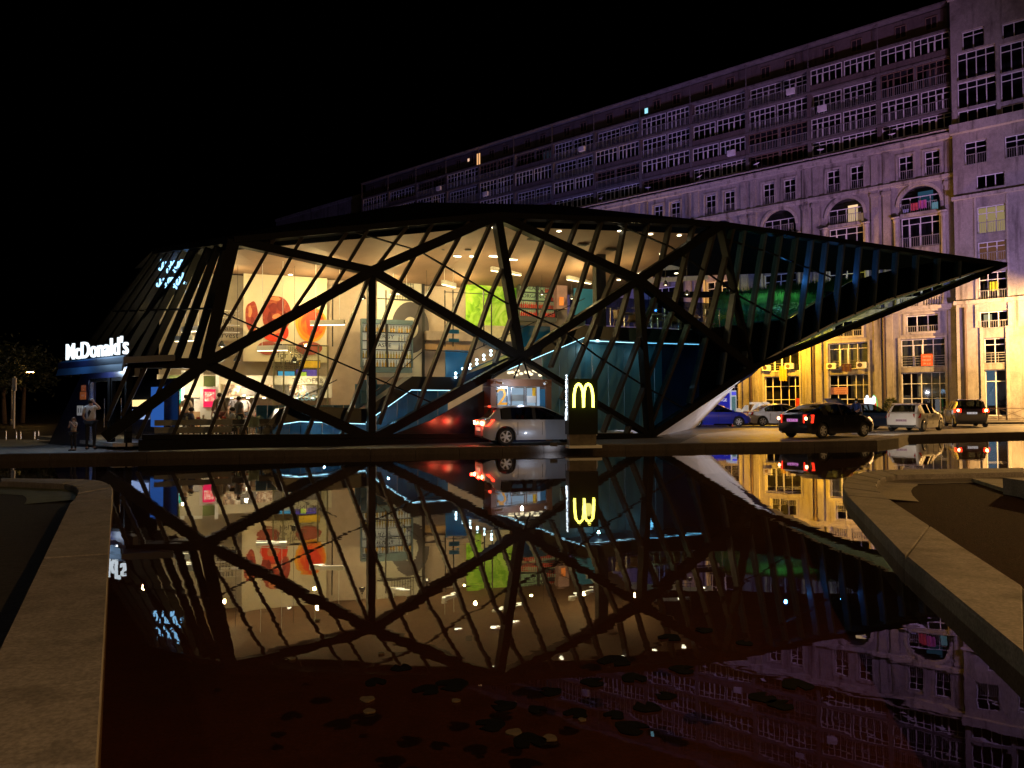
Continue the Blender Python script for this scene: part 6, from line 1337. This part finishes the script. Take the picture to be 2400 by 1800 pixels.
mb = MB(); mb.box(-.2, -.2, 0, 2.9, .2, .25); mb.obj('plinth', MT['white'], LT)
si = at_y(2045, 985, 60); SI = thing('illuminated_sign', 'lit white board with a colourful curved edge before the building', 'sign', (si.x, si.y, GZ), 0)
mb = MB(); mb.box(-.55, 0, .6, .05, .2, 1.9); mb.ell((-.35, .1, 2.0), .12, .08, .14, 10, 6); mb.obj('board', glow('white_board', (.95, .95, 1), 2.0), SI)
for i, c in enumerate(((1, .1, .05), (1, .8, .1), (.1, .8, .15))):
    mb = MB(); r0 = .42 + .09 * i; pts = [(.1 + r0 * math.cos(a) * .55, .05, 1.25 + r0 * 1.5 * math.sin(a)) for a in [-1.4 + 2.8 * k / 12 for k in range(13)]]
    for a, b in zip(pts, pts[1:]): mb.beam(a, b, .085, .1, (0, 1, 0))
    mb.obj('curved_stripe', glow('stripe_%d' % i, c, .8), SI)
mb = MB(); mb.ell((.18, .08, 1.75), .16, .08, .36, 10, 7); mb.obj('white_shape', glow('white_board2', (.95, .95, 1), 1.8), SI); mb = MB(); mb.box(-.5, .05, 0, -.44, .12, .6); mb.box(.0, .05, 0, .06, .12, .6); mb.obj('post', MT['dark'], SI)
# palm-like shrub in front of the wall
bp_ = at_y(2088, 985, 58); BS = thing('shrub', 'spiky yellow green shrub in front of the shop wall', 'shrub', (bp_.x, bp_.y, GZ), 0); rng = random.Random(21); mb = MB(); lf = MB()
for i in range(9): d = V((rng.uniform(-.35, .35), rng.uniform(-.3, .3), 1)).normalized(); mb.tube((0, 0, 0), d * rng.uniform(.6, 1.2), .035, .015, 5)
for i in range(900):
    a = rng.uniform(0, 2 * PI); z = rng.random() ** .8 * 1.55; r = .66 * (1 - (z / 2.05) ** 2) * rng.uniform(.35, 1); p = V((r * math.cos(a), r * math.sin(a), .25 + z)); d = V((math.cos(a) * .6, math.sin(a) * .6, rng.uniform(.3, 1.2))).normalized() * rng.uniform(.15, .32); e = d.cross(V((rng.uniform(-1, 1), rng.uniform(-1, 1), .2))).normalized() * .028
    lf.add([p - e, p + e, p + d], [(0, 1, 2)])
mb.obj('stem', M_brown, BS); lf.obj('foliage', mat('shrub_leaves', (.12, .13, .025), .6, 0, .5, 3), BS)
# red and white bollard by the blue car
bo_ = at_z(1717, 1000, GZ); t_ = thing('bollard', 'slim red and white striped bollard before the blue car', 'bollard', (bo_.x, bo_.y, GZ), 0)
for i in range(6): mb = MB(); mb.tube((0, 0, i * .16), (0, 0, i * .16 + .159), .045, .045, 10); mb.obj('band', MT['white'] if i % 2 else mat('red_band', (.5, .03, .03), .5), t_)
# ================================================================== far left: trees, post, railings
def tree(label, x, y, h, seed):
    rng = random.Random(seed); t_ = thing('tree', label, 'tree', (x, y, GZ), 0, 'dark trees at the left'); mb = MB(); top = h * .45
    mb.tube((0, 0, 0), (rng.uniform(-.2, .2), 0, top), .24, .14, 10); br = []
    for i in range(7):
        a = 2 * PI * i / 7 + rng.random(); e = V((math.cos(a) * h * .2, math.sin(a) * h * .2, top + h * rng.uniform(.12, .35))); mb.tube((0, 0, top - .2 - rng.random() * .5), e, .09, .03, 6); br.append(e)
    mb.obj('trunk', mat('bark', (.09, .06, .045), .9, 0, .4, 6), t_, True); lf = MB()
    for i in range(2600):
        c = rng.choice(br); p = c + V((rng.gauss(0, .1), rng.gauss(0, .1), rng.gauss(0, .08))) * h * 1.1; d = V((rng.uniform(-1, 1), rng.uniform(-1, 1), rng.uniform(-.6, .6))).normalized() * .2; e = d.orthogonal().normalized() * .09; lf.add([p - d, p + e, p + d, p - e], [(0, 1, 2, 3)])
    lf.obj('crown', mat('night_leaves', (.012, .02, .008), .6, 0, .4, 2), t_)
for u, y, h, lab, sd in ((10, 66, 7.5, 'dark tree at the very left edge, trunk lit orange', 1), (52, 70, 8, 'dark tree right of the pale post at the far left', 2), (-40, 58, 7, 'dark tree just past the left edge', 3)):
    p = at_y(u, 960, y); tree(lab, p.x, y, h, sd)
p = at_y(33, 960, 52); t_ = thing('sign_post', 'pale post lit orange by the far street lamp', 'post', (p.x, p.y, GZ)); mb = MB(); mb.tube((0, 0, 0), (0, 0, 3.6), .07, .06, 8); mb.obj('pole', MT['white'], t_); mb = MB(); mb.box(-.12, -.06, 2.6, .12, .06, 3.5); mb.obj('plate', MT['white'], t_)
for i, (u0, u1) in enumerate(((-30, 14), (38, 47), (48, 80), (81, 90))):
    a, b = at_z(u0, 1030, GZ), at_z(u1, 1030, GZ); t_ = thing('hoop_barrier', ['low metal hoop at the left edge of the forecourt', 'narrow low metal hoop second from the left edge', 'wide low metal hoop left of the porch wall', 'low metal hoop closest to the porch wall'][i], 'barrier', (a.x, a.y, GZ), 0, 'low hoops on the forecourt'); d = b - a
    for q in (V((0, 0, 0)), d): mb = MB(); mb.tube(q, q + V((0, 0, .38)), .025); mb.obj('post', MT['chrome'], t_)
    mb = MB(); mb.tube((0, 0, .37), d + V((0, 0, .37)), .022); mb.obj('rail', MT['chrome'], t_)

# ================================================================== street lamps, floodlights and added fill lamps
M_pole = mat('galvanised_pole', (.25, .25, .25), .5, .5, .2, 3)
SOD = (1, .52, .12)
def street_lamp(label, x, y, h, col, power, arm=1.6, adir=0.0, st=30, z0=GZ, r=.15):
    t_ = thing('street_lamp', label, 'street lamp', (x, y, z0), adir, 'street lamps')
    mb = MB(); mb.tube((0, 0, 0), (0, 0, h), .09, .05, 10); mb.tube((0, 0, h - .02), (arm, 0, h + .25), .04, .035, 8); mb.tube((0, 0, 0), (0, 0, .5), .14, .12, 10); mb.obj('pole', M_pole, t_, True)
    mb = MB(); mb.box(arm - .1, -.13, h + .2, arm + .55, .13, h + .32); mb.obj('lamp_head', M_pole, t_)
    mb = MB(); mb.box(arm - .02, -.1, h + .15, arm + .48, .1, h + .197); mb.obj('lens', glow('lamp_lens', col, st), t_)
    lamp('lamp_light', (arm + .23, 0, h + .05), power, col, r, t_); return t_
street_lamp('tall street lamp beyond the right edge, across the pool', 28.6, 12.4, 6.3, (1, .58, .2), 1300, adir=PI * .9, r=.05)
street_lamp('added orange lamp behind the photographer at the right, lighting the right pool wall', 12, -4, 6.4, (1, .52, .16), 3800, adir=PI * .8, r=.05)  # extra unseen lamp added to brighten the right pool wall
street_lamp('added warm lamp behind the photographer at the left', -6, -10, 7.2, (1, .78, .6), 700, adir=.3, r=.05)  # unseen lamp added to lift the left pool wall
street_lamp('orange street lamp far off at the left beside dark trees', -40.2, 60, 4.1, SOD, 9, 1.2, 0, 60)
street_lamp('warm street lamp off the right side of the parked cars', 44, 54, 8.2, (1, .53, .15), 30000, adir=PI * .6, r=.05)
wl = thing('wall_lamp', 'orange lamp on a long bracket on the apartment facade behind the cantilever', 'wall lamp', AO, ARZ)
mb = MB(); mb.tube((-12.4, 0, 8.4), (-12.4, -3.4, 9.1), .06, .04, 8); mb.obj('bracket', M_pole, wl); mb = MB(); mb.box(-12.55, -3.9, 9.0, -12.25, -3.3, 9.14); mb.obj('lamp_head', M_pole, wl); mb = MB(); mb.box(-12.5, -3.85, 8.95, -12.3, -3.4, 8.995); mb.obj('lens', glow('wall_lens', (1, .55, .06), 30), wl)
lamp('lamp_light', (-12.4, -3.6, 8.8), 9000, (1, .47, .02), .05, wl)
uc = rthing('canopy_lamp', 'white lamp on the rear wall under the cantilever', 'lamp', 20, 9.4, 0); mb = MB(); mb.box(-.3, 0, 3.3, .3, .2, 3.42); mb.obj('housing', MT['white'], uc); mb = MB(); mb.box(-.26, .02, 3.27, .26, .18, 3.298); mb.obj('lens', glow('canopy_lens', (.85, .88, 1), 20), uc); mb = MB(); mb.tube((0, .5, GZ), (0, .5, 3.36), .05); mb.tube((0, .5, 3.36), (0, .1, 3.36), .03); mb.obj('post', M_pole, uc)
lamp('lamp_light', (0, .1, 3.2), 2600, (.85, .87, 1), .05, uc)
lamp('car_fill_light', at_w(1222, 905, -1.3), 60, (.7, .82, 1), .05, RST)  # added fill without a fixture, brightens the silver car
def flood(label, x, y, z, aim, col, power, ang):
    t_ = thing('floodlight', label, 'floodlight', (x, y, z), 0, 'floodlights')
    d = (V(aim) - V((x, y, z))).normalized(); mb = MB(); mb.tube(V((0, 0, .25)) - d * .2, V((0, 0, .25)) + d * .05, .12, .2, 12); mb.box(-.05, -.05, 0, .05, .05, .2); mb.obj('housing', MT['dark'], t_)
    lamp('flood_light', V((0, 0, .25)) + d * .16, power, col, .12, t_, ang, V(aim) - V((x, y, z)), .8)
flood('violet floodlight on the forecourt aimed up at the facade', 36, 40, GZ, (37, 70, 21), (.62, .40, .9), 24000, 58)
flood('added white floodlight hidden behind the black car, brightening the soffit', 16.4, 40.4, GZ, (10.5, 37.6, 3.2), (.86, .86, 1), 1500, 75)  # unseen lamp added to whiten the soffit from below
flood('blue violet floodlight behind the restaurant aimed at the upper storeys', 1, 74, GZ, (2, 106, 30), (.34, .28, 1.0), 10500, 130)
flood('second blue violet floodlight behind the restaurant, nearer the street', 12, 64, GZ, (14, 92, 30), (.42, .27, .8), 6500, 110)
flood('magenta floodlight on the forecourt aimed at the topmost storeys', 33, 41, GZ, (30, 76, 33), (.8, .3, .62), 13000, 46)
